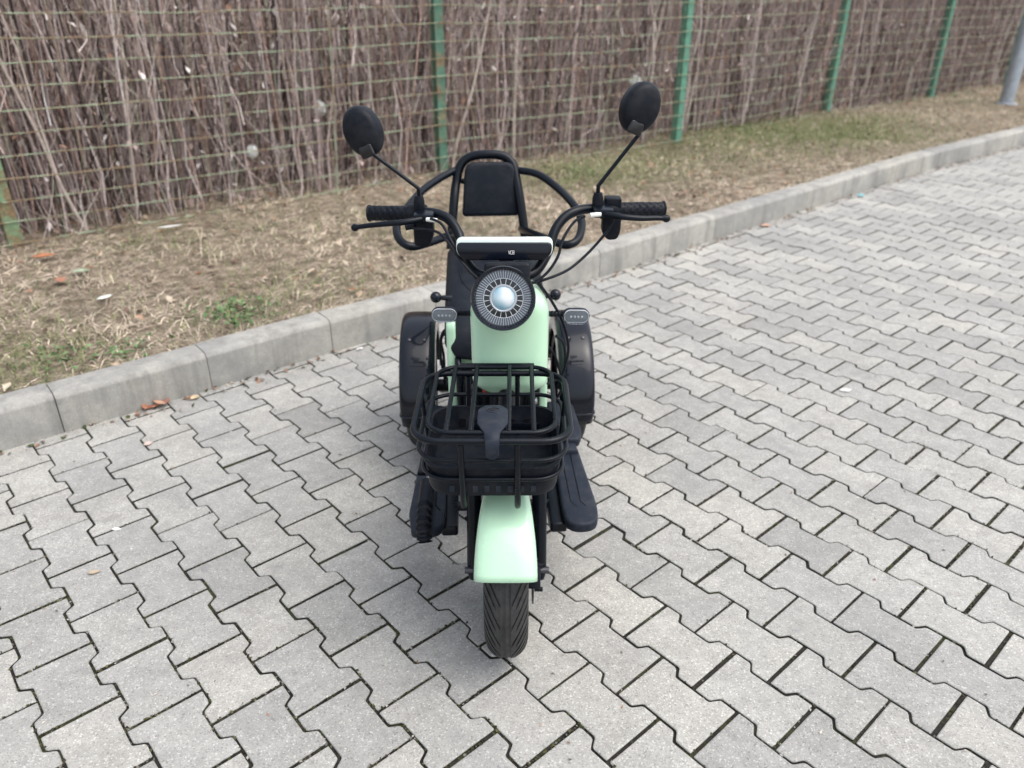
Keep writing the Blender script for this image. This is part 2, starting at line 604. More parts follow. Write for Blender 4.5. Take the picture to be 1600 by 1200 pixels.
for k, (dp, x, y, show) in enumerate(stones):
    gi = prs.randrange(12)
    x += prs.uniform(-.0009, .0009); y += prs.uniform(-.0009, .0009)
    rot = PV_TH + prs.choice((0, pi)) + radians(prs.uniform(-.35, .35))
    z = prs.gauss(0, 0.0009); tx, ty = radians(prs.gauss(0, .22)), radians(prs.gauss(0, .22))
    Mx = Matrix.Translation((x, y, z)) @ Matrix.Rotation(rot, 4, 'Z') @ Matrix.Rotation(tx, 4, 'X') @ Matrix.Rotation(ty, 4, 'Y')
    if show and k < 300:
        stained = math.hypot(x + .66, y - 2.37) < .075
        o = bpy.data.objects.new('paver_stone', stained_meshes[gi] if stained else pav_meshes[gi])
        if stained: o['label'] = 'paver stone darkened by a damp grey stain'
        COL.objects.link(o); o.parent = pavement; o.matrix_local = Mx
    else:
        vs, fs = geos[gi]
        ofs = len(far_v)
        far_v += [tuple(Mx @ Vector(q)) for q in vs]
        far_f += [tuple(a + ofs for a in f) for f in fs]
        far_r += [prs.random()] * len(fs)
        far_s += [True] * (len(fs) - 1) + [False]
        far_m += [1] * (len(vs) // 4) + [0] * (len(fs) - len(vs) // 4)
me = bpy.data.meshes.new('paver_stones')
me.from_pydata(far_v, [], far_f); me.update()
a = me.attributes.new('rnd', 'FLOAT', 'FACE'); a.data.foreach_set('value', np.array(far_r, dtype=np.float32))
me.shade_smooth(); me.set_sharp_from_angle(angle=radians(35))
me.polygons.foreach_set('use_smooth', np.array(far_s, dtype=bool))
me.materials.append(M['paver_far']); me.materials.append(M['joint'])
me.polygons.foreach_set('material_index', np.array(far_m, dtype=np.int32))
o = bpy.data.objects.new('paver_stones', me); COL.objects.link(o); o.parent = pavement; o['kind'] = 'stuff'

# kerb: half-metre stones with a bevelled front edge
kerb = empty('kerb', (0, 0, 0))
tag(kerb, kind='structure')
seg = np.diff(KP, axis=0); cum = np.concatenate([[0], np.cumsum(np.linalg.norm(seg, axis=1))])
def kerb_at(s):
    return np.array((np.interp(s, cum, KP[:, 0]), np.interp(s, cum, KP[:, 1])))
s0 = np.interp(-1.505, KP[:, 0], cum)
joints = [s0 + 0.505 * k for k in range(-9, 4)] + [s0 + 0.505 * 3 + 1.0 * k for k in range(1, 14)]
for sa, sb in zip(joints[:-1], joints[1:]):
    sa, sb = sa + .0012, sb - .0012
    if sa < 0 or sb > cum[-1]: continue
    A, B = kerb_at(sa), kerb_at(sb)
    d = (B - A) / np.linalg.norm(B - A); nn = np.array((-d[1], d[0]))
    jit = prs.uniform(-.002, .002); hz = KH + prs.uniform(-.003, .003)
    prof = rpoly([(0, -.08), (KW, -.08), (KW, hz), (.018, hz), (0.004, hz - .016)], [.001, .001, .004, .008, .006], 3)
    A3 = Vector((A[0] + nn[0] * jit, A[1] + nn[1] * jit, 0))
    mb = MB().prism(prof, (A3, (nn[0], nn[1], 0), (0, 0, 1), (d[0], d[1], 0)), float(np.linalg.norm(B - A)), 0.002, 2)
    mb.build('kerb_stone', M['kerb'], kerb)

# verge: uneven soil sheet behind the kerb
nx, ny = 150, 60
vx = np.linspace(-7, 14, nx)
vv = []
for x in vx:
    for t in np.linspace(0, 1, ny):
        y = kerb_y(x) + (KW - 0.01) / 0.765 + t ** 1.5 * 14
        z = float(ground_z(x, y))
        d = kerb_dist(x, y)
        z += 0.008 * sin(x * 17 + y * 5) * sin(y * 13 - x * 7) * min(1, d) 
        vv.append((x, y, z))
ff = np.array([(i * ny + j, (i + 1) * ny + j, (i + 1) * ny + j + 1, i * ny + j + 1) for i in range(nx - 1) for j in range(ny - 1)])
verge = np_mesh('verge', np.array(vv), ff, M['soil'], smooth=True, kind='structure')

# ------------------------------------------------------------------ grass and litter on the verge
def blades(n, xy, length, width, lean, cols, name, mat):
    """bent two-quad blades; arrays of per-blade values."""
    az = rng.uniform(0, 2 * pi, n)
    x, y = xy[:, 0], xy[:, 1]
    z = ground_z(x, y) - 0.004
    d = np.stack([np.cos(az), np.sin(az)], 1)
    s = np.stack([-d[:, 1], d[:, 0]], 1) * (width / 2)[:, None]
    h1 = length * 0.55 * np.sin(lean); r1 = length * 0.55 * np.cos(lean)
    l2 = lean * rng.uniform(-0.3, 0.8, n)
    h2 = h1 + length * 0.45 * np.sin(l2); r2 = r1 + length * 0.45 * np.cos(l2)
    V = np.zeros((n, 6, 3))
    V[:, 0, :2] = xy - s; V[:, 1, :2] = xy + s
    V[:, 2, :2] = xy + d * r1[:, None] - s * .9; V[:, 3, :2] = xy + d * r1[:, None] + s * .9
    V[:, 4, :2] = xy + d * r2[:, None] - s * .25; V[:, 5, :2] = xy + d * r2[:, None] + s * .25
    V[:, 0:2, 2] = z[:, None]; V[:, 2:4, 2] = (z + h1)[:, None]; V[:, 4:6, 2] = (z + h2)[:, None]
    V[:, 3, 2] += width * 0.3
    base = np.arange(n)[:, None] * 6
    F = np.concatenate([base + np.array([[0, 1, 3, 2]]), base + np.array([[2, 3, 5, 4]])], 0)
    C = np.concatenate([cols, cols], 0)
    return np_mesh(name, V.reshape(-1, 3), F, mat, cols=C, kind='stuff')

def scatter(n, dmax, x0=-3.6, x1=9.0):
    x = rng.uniform(x0, x1, n)
    d = rng.uniform(0.0, dmax, n)
    y = kerb_y(x) + (KW + 0.005 + d) / 0.765
    return np.stack([x, y], 1), d

def palette(n, cs, w=None, jit=0.18):
    cs = np.array(cs); idx = rng.choice(len(cs), n, p=w)
    return np.clip(cs[idx] * (1 + rng.normal(0, jit, (n, 1))), 0.01, 1)

def lump(x, y, f=3.0):                        # cheap smooth noise for clumping
    return (np.sin(x * f + 1.3 * np.sin(y * f * .7)) + np.sin(y * f * 1.31 + 1.7 * np.sin(x * f * .53)) + np.sin((x + y) * f * .77 + 2)) / 3

n = 185000
xy, d = scatter(n, 2.9)
keep = (lump(xy[:, 0], xy[:, 1], 5.0) + rng.normal(0, .45, n)) > -0.28
xy = xy[keep]; d = d[keep]; n = len(xy)
straw = palette(n, [(.57, .475, .37), (.46, .38, .295), (.33, .275, .22), (.68, .59, .47), (.14, .11, .09)], [.26, .26, .2, .15, .13])
lp1 = lump(xy[:, 0] + 3, xy[:, 1], 4.1) + .7 * lump(xy[:, 0], xy[:, 1] + 5, 11.0)
straw = straw * (1.02 + .38 * np.clip(lp1, -1.3, 1.2))[:, None] * np.where(lp1 < -.55, 1, 1)[:, None]
blades(n, xy, rng.uniform(.025, .085, n), rng.uniform(.0016, .0038, n), np.abs(rng.normal(0.18, .22, n)), straw, 'dry_grass', M['blades'])

m_ = 5200
kx = rng.uniform(-3.6, 9.0, m_); kdst = np.abs(rng.normal(0, .02, m_)) + .004
kxy = np.stack([kx, kerb_y(kx) + (KW + kdst) / .765], 1)
ok_ = lump(kx, kx * .3, 9.0) > -.35; kxy = kxy[ok_]; m_ = len(kxy)
blades(m_, kxy, rng.uniform(.02, .075, m_), rng.uniform(.0015, .0032, m_), np.abs(rng.normal(.45, .35, m_)), palette(m_, [(.60, .51, .39), (.42, .36, .27), (.26, .27, .14), (.2, .16, .12)], [.4, .3, .15, .15]), 'kerbside_grass', M['blades'])
txy = scatter(420, 2.7)[0]
txy = np.repeat(txy, 16, 0) + rng.normal(0, .018, (420 * 16, 2)); txy = txy[kerb_dist(txy[:, 0], txy[:, 1]) > KW + .01]; m_ = len(txy)
blades(m_, txy, rng.uniform(.04, .11, m_), rng.uniform(.0014, .003, m_), rng.uniform(.5, 1.35, m_), palette(m_, [(.64, .55, .43), (.5, .43, .33), (.34, .33, .18), (.24, .2, .15)], [.4, .3, .15, .15]), 'grass_tufts', M['blades'])

# greener patches, where the photograph has them
pat = [(-1.78, 2.50, .22, 1500), (-1.14, 3.0, .13, 500), (-.9, 3.35, .2, 700), (.45, 5.6, .28, 4200), (.9, 5.9, .35, 3200), (1.5, 6.6, .45, 5000), (2.05, 7.35, .5, 9500),
       (2.7, 7.5, .5, 8500), (3.2, 7.75, .45, 7500), (3.9, 8.3, .4, 1800), (-1.5, 4.2, .3, 500), (-.7, 4.3, .25, 700), (-1.95, 3.95, .2, 400), (5.2, 9.6, .5, 2200), (-.1, 4.55, .3, 500), (-2.2, 2.9, .3, 500)]
gx = np.concatenate([rng.normal((a_, b_), s_, (k_, 2)) for a_, b_, s_, k_ in pat])
gx = np.concatenate([gx, scatter(11000, 2.5)[0]])
kd = kerb_dist(gx[:, 0], gx[:, 1]); gx = gx[kd > KW + .01]; n = len(gx)
green = palette(n, [(.14, .18, .07), (.20, .23, .10), (.11, .14, .06), (.29, .29, .15)], [.3, .3, .2, .2])
blades(n, gx, rng.uniform(.02, .07, n), rng.uniform(.0016, .0034, n), rng.uniform(.25, 1.25, n), green, 'green_grass', M['blades'])

# broad-leaved weeds by the kerb and scattered leaf litter
def quads(n, P, size, tilt, cols, name, mat, elong=1.6):
    """small creased leaves: two tris pairs folded on the midrib."""
    az = rng.uniform(0, 2 * pi, n); tl = rng.normal(0, tilt, n); fold = rng.uniform(.1, .6, n)
    d = np.stack([np.cos(az) * np.cos(tl), np.sin(az) * np.cos(tl), np.sin(tl)], 1)
    s = np.stack([-np.sin(az), np.cos(az), np.zeros(n)], 1)
    u = np.cross(d, s)
    L = (size * elong)[:, None] / 2; Wd = size[:, None] / 2
    up = u * np.sin(fold)[:, None] * Wd
    V = np.stack([P - d * L, P + s * Wd - up * -1 - d * L * .1, P + d * L, P - s * Wd + up - d * L * .1], 1)
    base = np.arange(n)[:, None] * 4
    F = np.concatenate([base + np.array([[0, 1, 2]]), base + np.array([[0, 2, 3]])], 0)
    return np_mesh(name, V.reshape(-1, 3), F, mat, cols=np.concatenate([cols, cols], 0), kind='stuff')

n = 330
c0 = np.array([(-1.14, 3.0), (-1.66, 2.56), (-1.42, 2.62), (.5, 5.6)])[rng.choice(4, n, p=[.45, .2, .15, .2])]
wxy = c0 + rng.normal(0, .075, (n, 2)); kd = kerb_dist(wxy[:, 0], wxy[:, 1]); wxy = wxy[kd > KW + .02]; n = len(wxy)
P = np.concatenate([wxy, (ground_z(wxy[:, 0], wxy[:, 1]) + rng.uniform(.004, .035, n))[:, None]], 1)
quads(n, P, rng.uniform(.008, .02, n), .5, palette(n, [(.07, .15, .055), (.11, .2, .08), (.16, .24, .11)]), 'weeds', M['blades'], 1.5)

n = 8000
xy, d = scatter(n, 2.9)
w = rng.random(n) < (0.16 + 0.75 * np.clip((d - 1.2) / 1.3, 0, 1) + .5 * np.exp(-((xy[:, 0] - 1.3) / .8) ** 2) * (d < 1.8) + .35 * (xy[:, 0] > 3.8))
xy = xy[w]; n = len(xy)
P = np.concatenate([xy, (ground_z(xy[:, 0], xy[:, 1]) + rng.uniform(.004, .03, n))[:, None]], 1)
quads(n, P, rng.uniform(.012, .032, n), .35, palette(n, [(.24, .13, .08), (.30, .19, .13), (.13, .085, .065), (.38, .28, .2), (.46, .38, .30)], [.2, .2, .3, .15, .15]), 'leaf_litter', M['leaves'])

# ------------------------------------------------------------------ fence
fence = empty('fence', (FP0[0], FP0[1], 0.13))
tag(fence, 'green wire mesh fence with rusty angle iron posts in front of the brown hedge', 'fence')
post_xy = [(-2.53, 3.85), (-0.49, 5.57), (1.39, 6.83), (3.29, 8.60), (4.97, 9.85), (6.6, 11.15)]
for pi_, (x, y) in enumerate(post_xy):
    z0 = 0.02; H = 1.75
    prof = rpoly([(-.034, -.004), (.034, -.004), (.034, .003), (-.027, .003), (-.027, .06), (-.034, .06)], .001, 1)
    prs_t = radians(prs.uniform(-.6, .6))
    MB().prism(prof, ((x, y, z0), (FD[0], FD[1], 0), (FN[0], FN[1], 0), (sin(prs_t), 0, cos(prs_t))), H).build('post', M['post_left' if pi_ == 0 else 'post_old' if pi_ == 1 else 'post'], fence, flat=True)
poly = [np.array(post_xy[0]) - 2.4 * FD] + [np.array(q) for q in post_xy] + [np.array(post_xy[-1]) + 2.4 * FD]
def fence_pts(z, wob, step=0.3, off=-0.012):
    pts = []
    for a_, b_ in zip(poly[:-1], poly[1:]):
        L = np.linalg.norm(b_ - a_); k = max(2, int(L / step))
        for i in range(k):
            t = i / k
            q = a_ + (b_ - a_) * t + FN * off
            pts.append((q[0], q[1], z - 0.012 * sin(pi * t) + prs.uniform(-wob, wob)))
    q = poly[-1]
    pts.append((q[0], q[1], z))
    return pts
for k in range(16):
    z = 0.155 + 0.1055 * k
    MB().tube(fence_pts(z, .005), (.0031 if k % 3 else .0037), 5).build('wire', M['wire'], fence)
vw = MB()
for a_, b_ in zip(poly[:-1], poly[1:]):
    L = np.linalg.norm(b_ - a_); k = int(L / 0.155)
    for i in range(k):
        q = a_ + (b_ - a_) * ((i + .5) / k) + FN * -0.008
        vw.tube([(q[0] + prs.uniform(-.006, .006), q[1], z_) for z_ in (.13, .6, 1.1, 1.74)], .0016, 4)
for s_ in (1.80, 4.15, 8.9):
    q = FP0 + FD * s_
    MB().tube([(q[0], q[1], .12), (q[0] + .03, q[1] + .02, .8), (q[0] + .06, q[1] + .03, 1.74)], .0042, 6).build('mesh_seam', M['wire'], fence)
o = vw.build('upright_wires', M['wire'], fence); o['kind'] = 'stuff'

# ------------------------------------------------------------------ hedge of bare brown stems
def stems(n, s_rng, o_rng, rad, hgt, lean, cols, kink=0.03, nseg=6, sides=4, base_z=None, start=None):
    s = rng.uniform(*s_rng, n); o_ = rng.uniform(*o_rng, n)
    B = FP0[None] + FD[None] * s[:, None] + FN[None] * o_[:, None]
    if start is None:
        base = np.concatenate([B, (ground_z(B[:, 0], B[:, 1]) - .03)[:, None]], 1)
    else:
        base = start
    H = rng.uniform(*hgt, n); R = rng.uniform(*rad, n)
    az = rng.uniform(0, 2 * pi, n); ln = np.abs(rng.normal(0, lean, n))
    dr = np.stack([np.cos(az) * np.sin(ln), np.sin(az) * np.sin(ln) * .6, np.cos(ln)], 1)
    V = np.zeros((n, nseg + 1, sides, 3))
    cpos = base.copy()
    ang = np.arange(sides) / sides * 2 * pi
    for k in range(nseg + 1):
        t = k / nseg
        r = R * (1 - .72 * t)
        for j in range(sides):
            V[:, k, j, 0] = cpos[:, 0] + r * np.cos(ang[j] + az)
            V[:, k, j, 1] = cpos[:, 1] + r * np.sin(ang[j] + az)
            V[:, k, j, 2] = cpos[:, 2]
        stepv = dr * (H / nseg)[:, None] + rng.normal(0, 1, (n, 3)) * np.array([kink, kink, kink * .3])
        cpos = cpos + stepv
    per = (nseg + 1) * sides
    fs = []
    for k in range(nseg):
        for j in range(sides):
            j2 = (j + 1) % sides
            fs.append((k * sides + j, k * sides + j2, (k + 1) * sides + j2, (k + 1) * sides + j))
    fs = np.array(fs)
    F = (np.arange(n)[:, None, None] * per + fs[None]).reshape(-1, 4)
    C = np.repeat(cols, len(fs), 0)
    return V.reshape(-1, 3), F, C, base, dr, H

bark = [(.53, .445, .42), (.41, .325, .305), (.25, .192, .178), (.69, .605, .575), (.055, .043, .04), (.43, .30, .26)]
VV, FF, CC = [], [], []
def acc(V, F, C):
    o_ = sum(len(v) for v in VV)
    VV.append(V); FF.append(F + o_); CC.append(C)
S_RNG = (-1.6, 13.5)
n = 4200
V, F, C, b0, d0, h0 = stems(n, S_RNG, (.09, 1.5), (.0025, .0088), (1.5, 2.3), .065, palette(n, bark, [0.2376, 0.22, 0.1936, 0.1056, 0.1232, 0.12], .22), kink=.028)
acc(V, F, C)
n2 = 20000                                         # side shoots springing from the stems
ii = rng.integers(0, n, n2); t = rng.uniform(.02, .85, n2)
st0 = b0[ii] + d0[ii] * (h0[ii] * t)[:, None]
V, F, C, _, _, _ = stems(n2, S_RNG, (.1, 1.4), (.0016, .0052), (.15, .6), .42, palette(n2, bark, [0.2992, 0.2464, 0.1408, 0.132, 0.0616, 0.12], .22), kink=.025, nseg=3, sides=3, start=st0)
acc(V, F, C)
n4 = 16000
ii = rng.integers(0, n, n4); t = rng.uniform(.0, .8, n4)
st0 = b0[ii] + d0[ii] * (h0[ii] * t)[:, None] + rng.normal(0, .03, (n4, 3))
V, F, C, _, _, _ = stems(n4, S_RNG, (.1, 1.4), (.0018, .0055), (.08, .38), .9, palette(n4, bark, [0.2904, 0.1936, 0.1408, 0.1936, 0.0616, 0.12], .25), kink=.02, nseg=2, sides=3, start=st0)
acc(V, F, C)
n3 = 2400                                          # short dead brushwood at the foot
V, F, C, _, _, _ = stems(n3, S_RNG, (.05, .7), (.002, .005), (.15, .6), .9, palette(n3, bark, [0.264, 0.264, 0.176, 0.132, 0.044, 0.12], .22), kink=.03, nseg=3, sides=3)
acc(V, F, C)
hedge = np_mesh('hedge', np.concatenate(VV), np.concatenate(FF), M['twigs'], cols=np.concatenate(CC), kind='stuff', smooth=True)
tag(hedge, 'dense leafless hedge of grey brown stems growing behind the wire fence', 'hedge')
n = 22000
s = rng.uniform(*S_RNG, n); o_ = rng.uniform(.08, 1.3, n)
B = FP0[None] + FD[None] * s[:, None] + FN[None] * o_[:, None]
P = np.concatenate([B, (0.13 + 2.0 * rng.random(n) ** .85)[:, None]], 1)
lv = quads(n, P, rng.uniform(.014, .036, n), 1.0, palette(n, [(.33, .255, .23), (.22, .165, .145), (.32, .19, .13), (.62, .56, .54)], [.38, .29, .10, .23]), 'withered_leaves_sky_flecks', M['leaves'], 1.9)  # withered leaves; the palest tone paints in bright sky flecks between the stems

# a few thicker, paler stems one can pick out
pale = [(.35, .1, 1.7, -.22, .010, 'thick pale stem leaning left across the hedge nearest the left post'), (.62, .14, 1.6, .10, .009, 'slim pale stem standing upright just right of the leftmost leaning stem'),
        (2.75, .12, 1.5, .33, .010, 'pale stem slanting to the right behind the fence near the green post'), (3.35, .15, 1.7, .05, .011, 'straight pale stem behind the wire left of the second post'),
        (4.6, .12, 1.6, .24, .010, 'pale stem slanting right behind the wire above the backrest'), (5.35, .2, 1.7, .16, .011, 'grey stem bending right in the hedge behind the right mirror'),
        (6.9, .15, 1.6, .14, .012, 'pale grey stem in the hedge between the third and fourth posts'), (8.3, .15, 1.7, -.05, .012, 'light upright stem in the hedge right of the fourth post')]
for s_, o2, H_, ln, r_, lab in pale:
    q = FP0 + FD * s_ + FN * o2
    z0 = 0.08
    pts = []
    for k in range(7):
        t = k / 6
        pts.append((q[0] + FD[0] * H_ * ln * t + prs.uniform(-.015, .015), q[1] + FD[1] * H_ * ln * t + prs.uniform(-.015, .015), z0 + H_ * t))
    mb = MB().tube(spline(pts, 3), [r_ * (1 - .5 * i / 18) for i in range(19)], 7)
    for k in range(3):
        a0 = pts[2 + k]
        mb.tube([a0, (a0[0] + prs.uniform(-.1, .1), a0[1] + prs.uniform(-.05, .05), a0[2] + .18), (a0[0] + prs.uniform(-.2, .2), a0[1] + prs.uniform(-.05, .1), a0[2] + .4)], [r_ * .4, r_ * .3, r_ * .15], 5)
    ob = mb.build('bare_stem', M['twigs'])
    at = ob.data.attributes.new('col', 'FLOAT_COLOR', 'FACE')
    cc = np.tile(np.array([(.40, .34, .30, 1)]) * (1 + prs.uniform(-.15, .1)) * np.array([[1.25, 1.25, 1.27, 1]]), (len(ob.data.polygons), 1))
    at.data.foreach_set('color', cc.astype(np.float32).ravel())
    tag(ob, lab, 'plant', 'pale stems standing out of the hedge')

# lamp post at the right edge
lp = empty('lamp_post', (5.60, 9.40, 0.12))
tag(lp, 'grey galvanised lamp post standing on the verge at the right edge', 'lamp post')
MB().tube([(5.60, 9.40, .05), (5.60, 9.40, 1.2), (5.60, 9.40, 4.2)], [.075, .073, .05], 20).build('pole', M['galv'], lp)
MB().lathe([(.0001, .13), (.12, .13), (.12, .142), (.085, .15), (.0001, .15)], ((5.60, 9.40, 0), (1, 0, 0), (0, 1, 0), (0, 0, 1)), 20).build('base_plate', M['galv'], lp)
MB().box((5.45, 9.2, 4.25), (.55, .5, .09), .03).build('lamp_head', M['galv'], lp)

# ------------------------------------------------------------------ the electric tricycle
ROOT = empty('electric_tricycle', (-0.04, 1.80, 0))
tag(ROOT, 'mint green and black electric three wheeler with a front basket parked on the pavers', 'tricycle')
LEAN, YAW = radians(0.6), radians(3.1)
X0, Y0 = -0.006, 1.374
def S(x, y, z):                                            # steered front end: slight lean
    return (X0 + x * cos(LEAN) - z * sin(LEAN), y, z + x * sin(LEAN))
def Fr(x, y, z):                                           # frame and seat: yawed a little, same lean
    dy = y - Y0
    a, b_ = x * cos(YAW) - dy * sin(YAW), x * sin(YAW) + dy * cos(YAW)
    return (X0 + a - z * sin(LEAN), Y0 + b_, z + x * sin(LEAN))
def Rr(x, y, z):                                           # rear wheels: yawed, standing level
    dy = y - Y0
    return (X0 + x * cos(YAW) - dy * sin(YAW), Y0 + x * sin(YAW) + dy * cos(YAW), z)
def tri(mb, name, mat, parent=None, fn=None, label=None, **kw):
    if fn: mb.mapv(fn)
    o = mb.build(name, M[mat], parent or ROOT, **kw)
    if label: o['label'] = label
    return o
def tri_obj(ob):
    return ob

def tyre_mb(yc, R, W, H, n=644, m=54, tread=True):
    mb = MB(); vs = []
    for i in range(n):
        th = 2 * pi * i / n
        for j in range(m + 1):
            ps = -1.9 + 3.8 * j / m
            x = W * math.copysign(abs(sin(ps)) ** .95, ps) if abs(ps) < pi / 2 else math.copysign(W * (1 - .25 * (abs(ps) - pi / 2) ** 2 * 2), ps)
            r = R - H * (1 - math.copysign(abs(cos(ps)) ** .95, cos(ps))) * 1.05
            if tread and abs(ps) < 1.35:
                ax = abs(x)
                g = 0
                if .0035 < ax < .0075: g = .0025
                arc = th * R
                ph = ((arc) / (2 * pi * R / 46)) % 1.0
                lim = .013 if int((arc + .001) / (2 * pi * R / 46)) % 2 else .022
                if ax > lim and ph < .25: g = .0034
                r -= g
            tq = th + abs(x) * 2.3 / R
            vs.append((x, yc - r * cos(tq), R + r * sin(tq)))
    fs = []
    for i in range(n):
        i2 = (i + 1) % n
        for j in range(m):
            fs.append((i * (m + 1) + j, i * (m + 1) + j + 1, i2 * (m + 1) + j + 1, i2 * (m + 1) + j))
    return mb.add(vs, fs)

def rim_mb(yc, R, W):
    mb = MB()
    ax = ((0, yc, R), (0, 1, 0), (0, 0, 1), (1, 0, 0))
    mb.lathe([(.134, -W), (.146, -W), (.142, -W * .8), (.115, -W * .5), (.115, W * .5), (.142, W * .8), (.146, W), (.134, W), (.125, W * .7), (.108, W * .45), (.108, -W * .45), (.125, -W * .7)], ax, 36, close=True)
    mb.lathe([(.0001, -W * .9), (.05, -W * .9), (.055, -W * .7), (.055, W * .7), (.05, W * .9), (.0001, W * .9)], ax, 24)
    for k in range(5):
        a = 2 * pi * k / 5 + .3
        d = Vector((0, cos(a), sin(a))); t = Vector((0, -sin(a), cos(a)))
        mb.box(Vector((0, yc, R)) + d * .083, (.03, .024, .07), .004, ((1, 0, 0), t, d))
    return mb

# front wheel
fw = tri(tyre_mb(Y0, .2, .047, .047), 'front_wheel', 'rubber', fn=S, sharp=30)
tri(rim_mb(Y0, .2, .036), 'rim', 'gloss_black', fw, S)
axs = ((.058, Y0, .2), (0, 1, 0), (0, 0, 1), (1, 0, 0))
tri(MB().lathe([(.05, -.0015), (.085, -.0015), (.085, .0015), (.05, .0015)], axs, 40, close=True), 'brake_disc', 'darksteel', fw, S)
cb = MB().prism(rrect(.026, .018, .006, 3), ((.047, Y0 - .075, .235), (0, .5, .86), (0, -.86, .5), (1, 0, 0)), .026, .003)
cb.tube([(.06, Y0 - .09, .21), (.078, Y0 - .09, .21)], .005, 8).tube([(.06, Y0 - .075, .262), (.08, Y0 - .075, .262)], .005, 8)
tri(cb, 'brake_caliper', 'plastic', fw, S)
tri(MB().tube([(-.075, Y0, .2), (.075, Y0, .2)], .008, 12), 'axle', 'darksteel', fw, S)

# fork: two legs, clamps, steering head
def rake(z): return Y0 + (z - .2) * .40
for sx in (-1, 1):
    leg = MB().tube([(sx * .073, rake(.17), .17), (sx * .073, rake(.185), .185), (sx * .073, rake(.40), .40), (sx * .073, rake(.50), .50)], [.011, .0165, .0165, .0165], 16)
    lo = tri(leg, 'fork_leg', 'tube_black', fn=S)
    bo = MB().tube([(sx * .076, Y0 - .012, .195), (sx * .094, Y0 - .012, .195)], .008, 12)
    tri(bo, 'axle_bolt', 'darksteel', lo, S)
hd = MB().box((0, rake(.50), .50), (.165, .045, .03), .008)
hd.tube([(0, rake(.50), .50), (0, rake(.56) + .04, .56), (0, rake(.84) + .02, .84)], .018, 16)
tri(hd, 'steering_head', 'tube_black', fn=S)

# fenders
def fender_mb(yc, zc, R, wf, drop, skirt, a0, a1, na=40, nu=26, ex=.55):
    mb = MB(); vs = []
    for i in range(na + 1):
        t = i / na; a = radians(a0 + (a1 - a0) * t); w = wf(t)
        prof = [(-w, -drop - skirt)]
        for j in range(nu + 1):
            ph = -pi / 2 + pi * j / nu
            prof.append((w * math.copysign(abs(sin(ph)) ** ex, ph), -drop * (1 - abs(cos(ph)) ** ex)))
        prof.append((w, -drop - skirt))
        for x, dr in prof:
            r = R + dr
            vs.append((x, yc - r * cos(a), zc + r * sin(a)))
    k = nu + 3
    return mb.add(vs, [(i * k + j, i * k + j + 1, (i + 1) * k + j + 1, (i + 1) * k + j) for i in range(na) for j in range(k - 1)])
def solid(ob, th):
    md = ob.modifiers.new('thickness', 'SOLIDIFY'); md.thickness = th; md.offset = 0
    return ob
ff_ = tri(fender_mb(Y0, .2, .232, lambda t: .0625 - .0185 * min(1, t * 2.4) ** 1.7, .03, .022, 32, 168, ex=.62), 'front_fender', 'mint', fn=S, sharp=50)
solid(ff_, .003)
for sx in (-1, 1):
    tri(MB().tube([(sx * .055, Y0 - .14, .295), (sx * .066, Y0 - .02, .235)], .004, 8), 'fender_stay', 'tube_black', ff_, S)

# rear wheels and fenders
RY, RX = 2.255, .238
for sx in (-1, 1):
    off = lambda x, y, z, sx=sx: Rr(x + sx * RX, y, z)
    rw = tri(tyre_mb(RY, .2, .044, .045, 322, 30), 'rear_wheel', 'rubber', fn=off, sharp=30)
    tri(rim_mb(RY, .2, .034), 'rim', 'gloss_black', rw, off)
    rf = tri(fender_mb(RY, .2, .238, lambda t: .052 - .004 * max(0, 1 - t * 12), .028, .03, -4, 185, ex=.5), 'rear_fender', 'gloss_black', fn=off, sharp=50)
    solid(rf, .003)
    lip = MB(); a_ = radians(4); pf = [(-.052, -.055)]
    for j in range(17):
        ph = -pi / 2 + pi * j / 16
        pf.append((.052 * math.copysign(abs(sin(ph)) ** .5, ph), -.028 * (1 - abs(cos(ph)) ** .5)))
    pf.append((.052, -.055))
    lip.tube([(x_, RY - (.2395 + dr_) * cos(a_), .2 + (.2395 + dr_) * sin(a_)) for x_, dr_ in pf], .0035, 8)
    tri(lip, 'fender_lip', 'gloss_black', rf, off)
    for q in (-.022, .022):
        a_ = radians(62)
        O = Vector((q, RY - .240 * cos(a_), .2 + .240 * sin(a_)))
        nrm = Vector((0, -cos(a_), sin(a_)))
        tri(MB().lathe([(.0001, .004), (.004, .003), (.0055, 0)], (O, (1, 0, 0), nrm.cross(Vector((1, 0, 0))), nrm), 12), 'screw', 'darksteel', rf, off)
tri(MB().tube([(-RX, RY, .2), (RX, RY, .2)], .02, 14).box((0, RY, .2), (.2, .16, .13), .03), 'rear_axle', 'tube_black', fn=Rr)

# frame, battery and body covers
fr = MB()
for sx in (-1, 1):
    fr.tube(spline([(sx * .108, 2.35, .50), (sx * .108, 2.0, .47), (sx * .106, 1.885, .46), (sx * .104, 1.87, .40), (sx * .10, 1.86, .28), (sx * .09, 1.80, .215), (sx * .07, 1.65, .20)], 5), .0095, 10)
    fr.tube(spline([(sx * .03, 1.62, .52), (sx * .055, 1.70, .49), (sx * .075, 1.76, .42), (sx * .08, 1.78, .25)], 5), .009, 10)
    fr.tube([(sx * .16, 1.50, .205), (sx * .15, 2.1, .20)], .012, 8)
fr.box((0, 1.93, .195), (.235, .42, .06), .015)
fr.tube([(-.17, 1.6, .2), (.17, 1.6, .2)], .012, 8).tube([(-.17, 1.85, .2), (.17, 1.85, .2)], .012, 8)
fr.tube([(0, rake(.56) + .05, .56), (0, 1.72, .40), (0, 1.78, .2)], .02, 12)
tri(fr, 'frame', 'tube_black', fn=Fr)
bt = MB().box((0, 1.93, .31), (.19, .14, .21), .012)
for k in range(9):
    bt.box((-.08 + k * .02, 1.857, .32), (.008, .02, .18), .002)
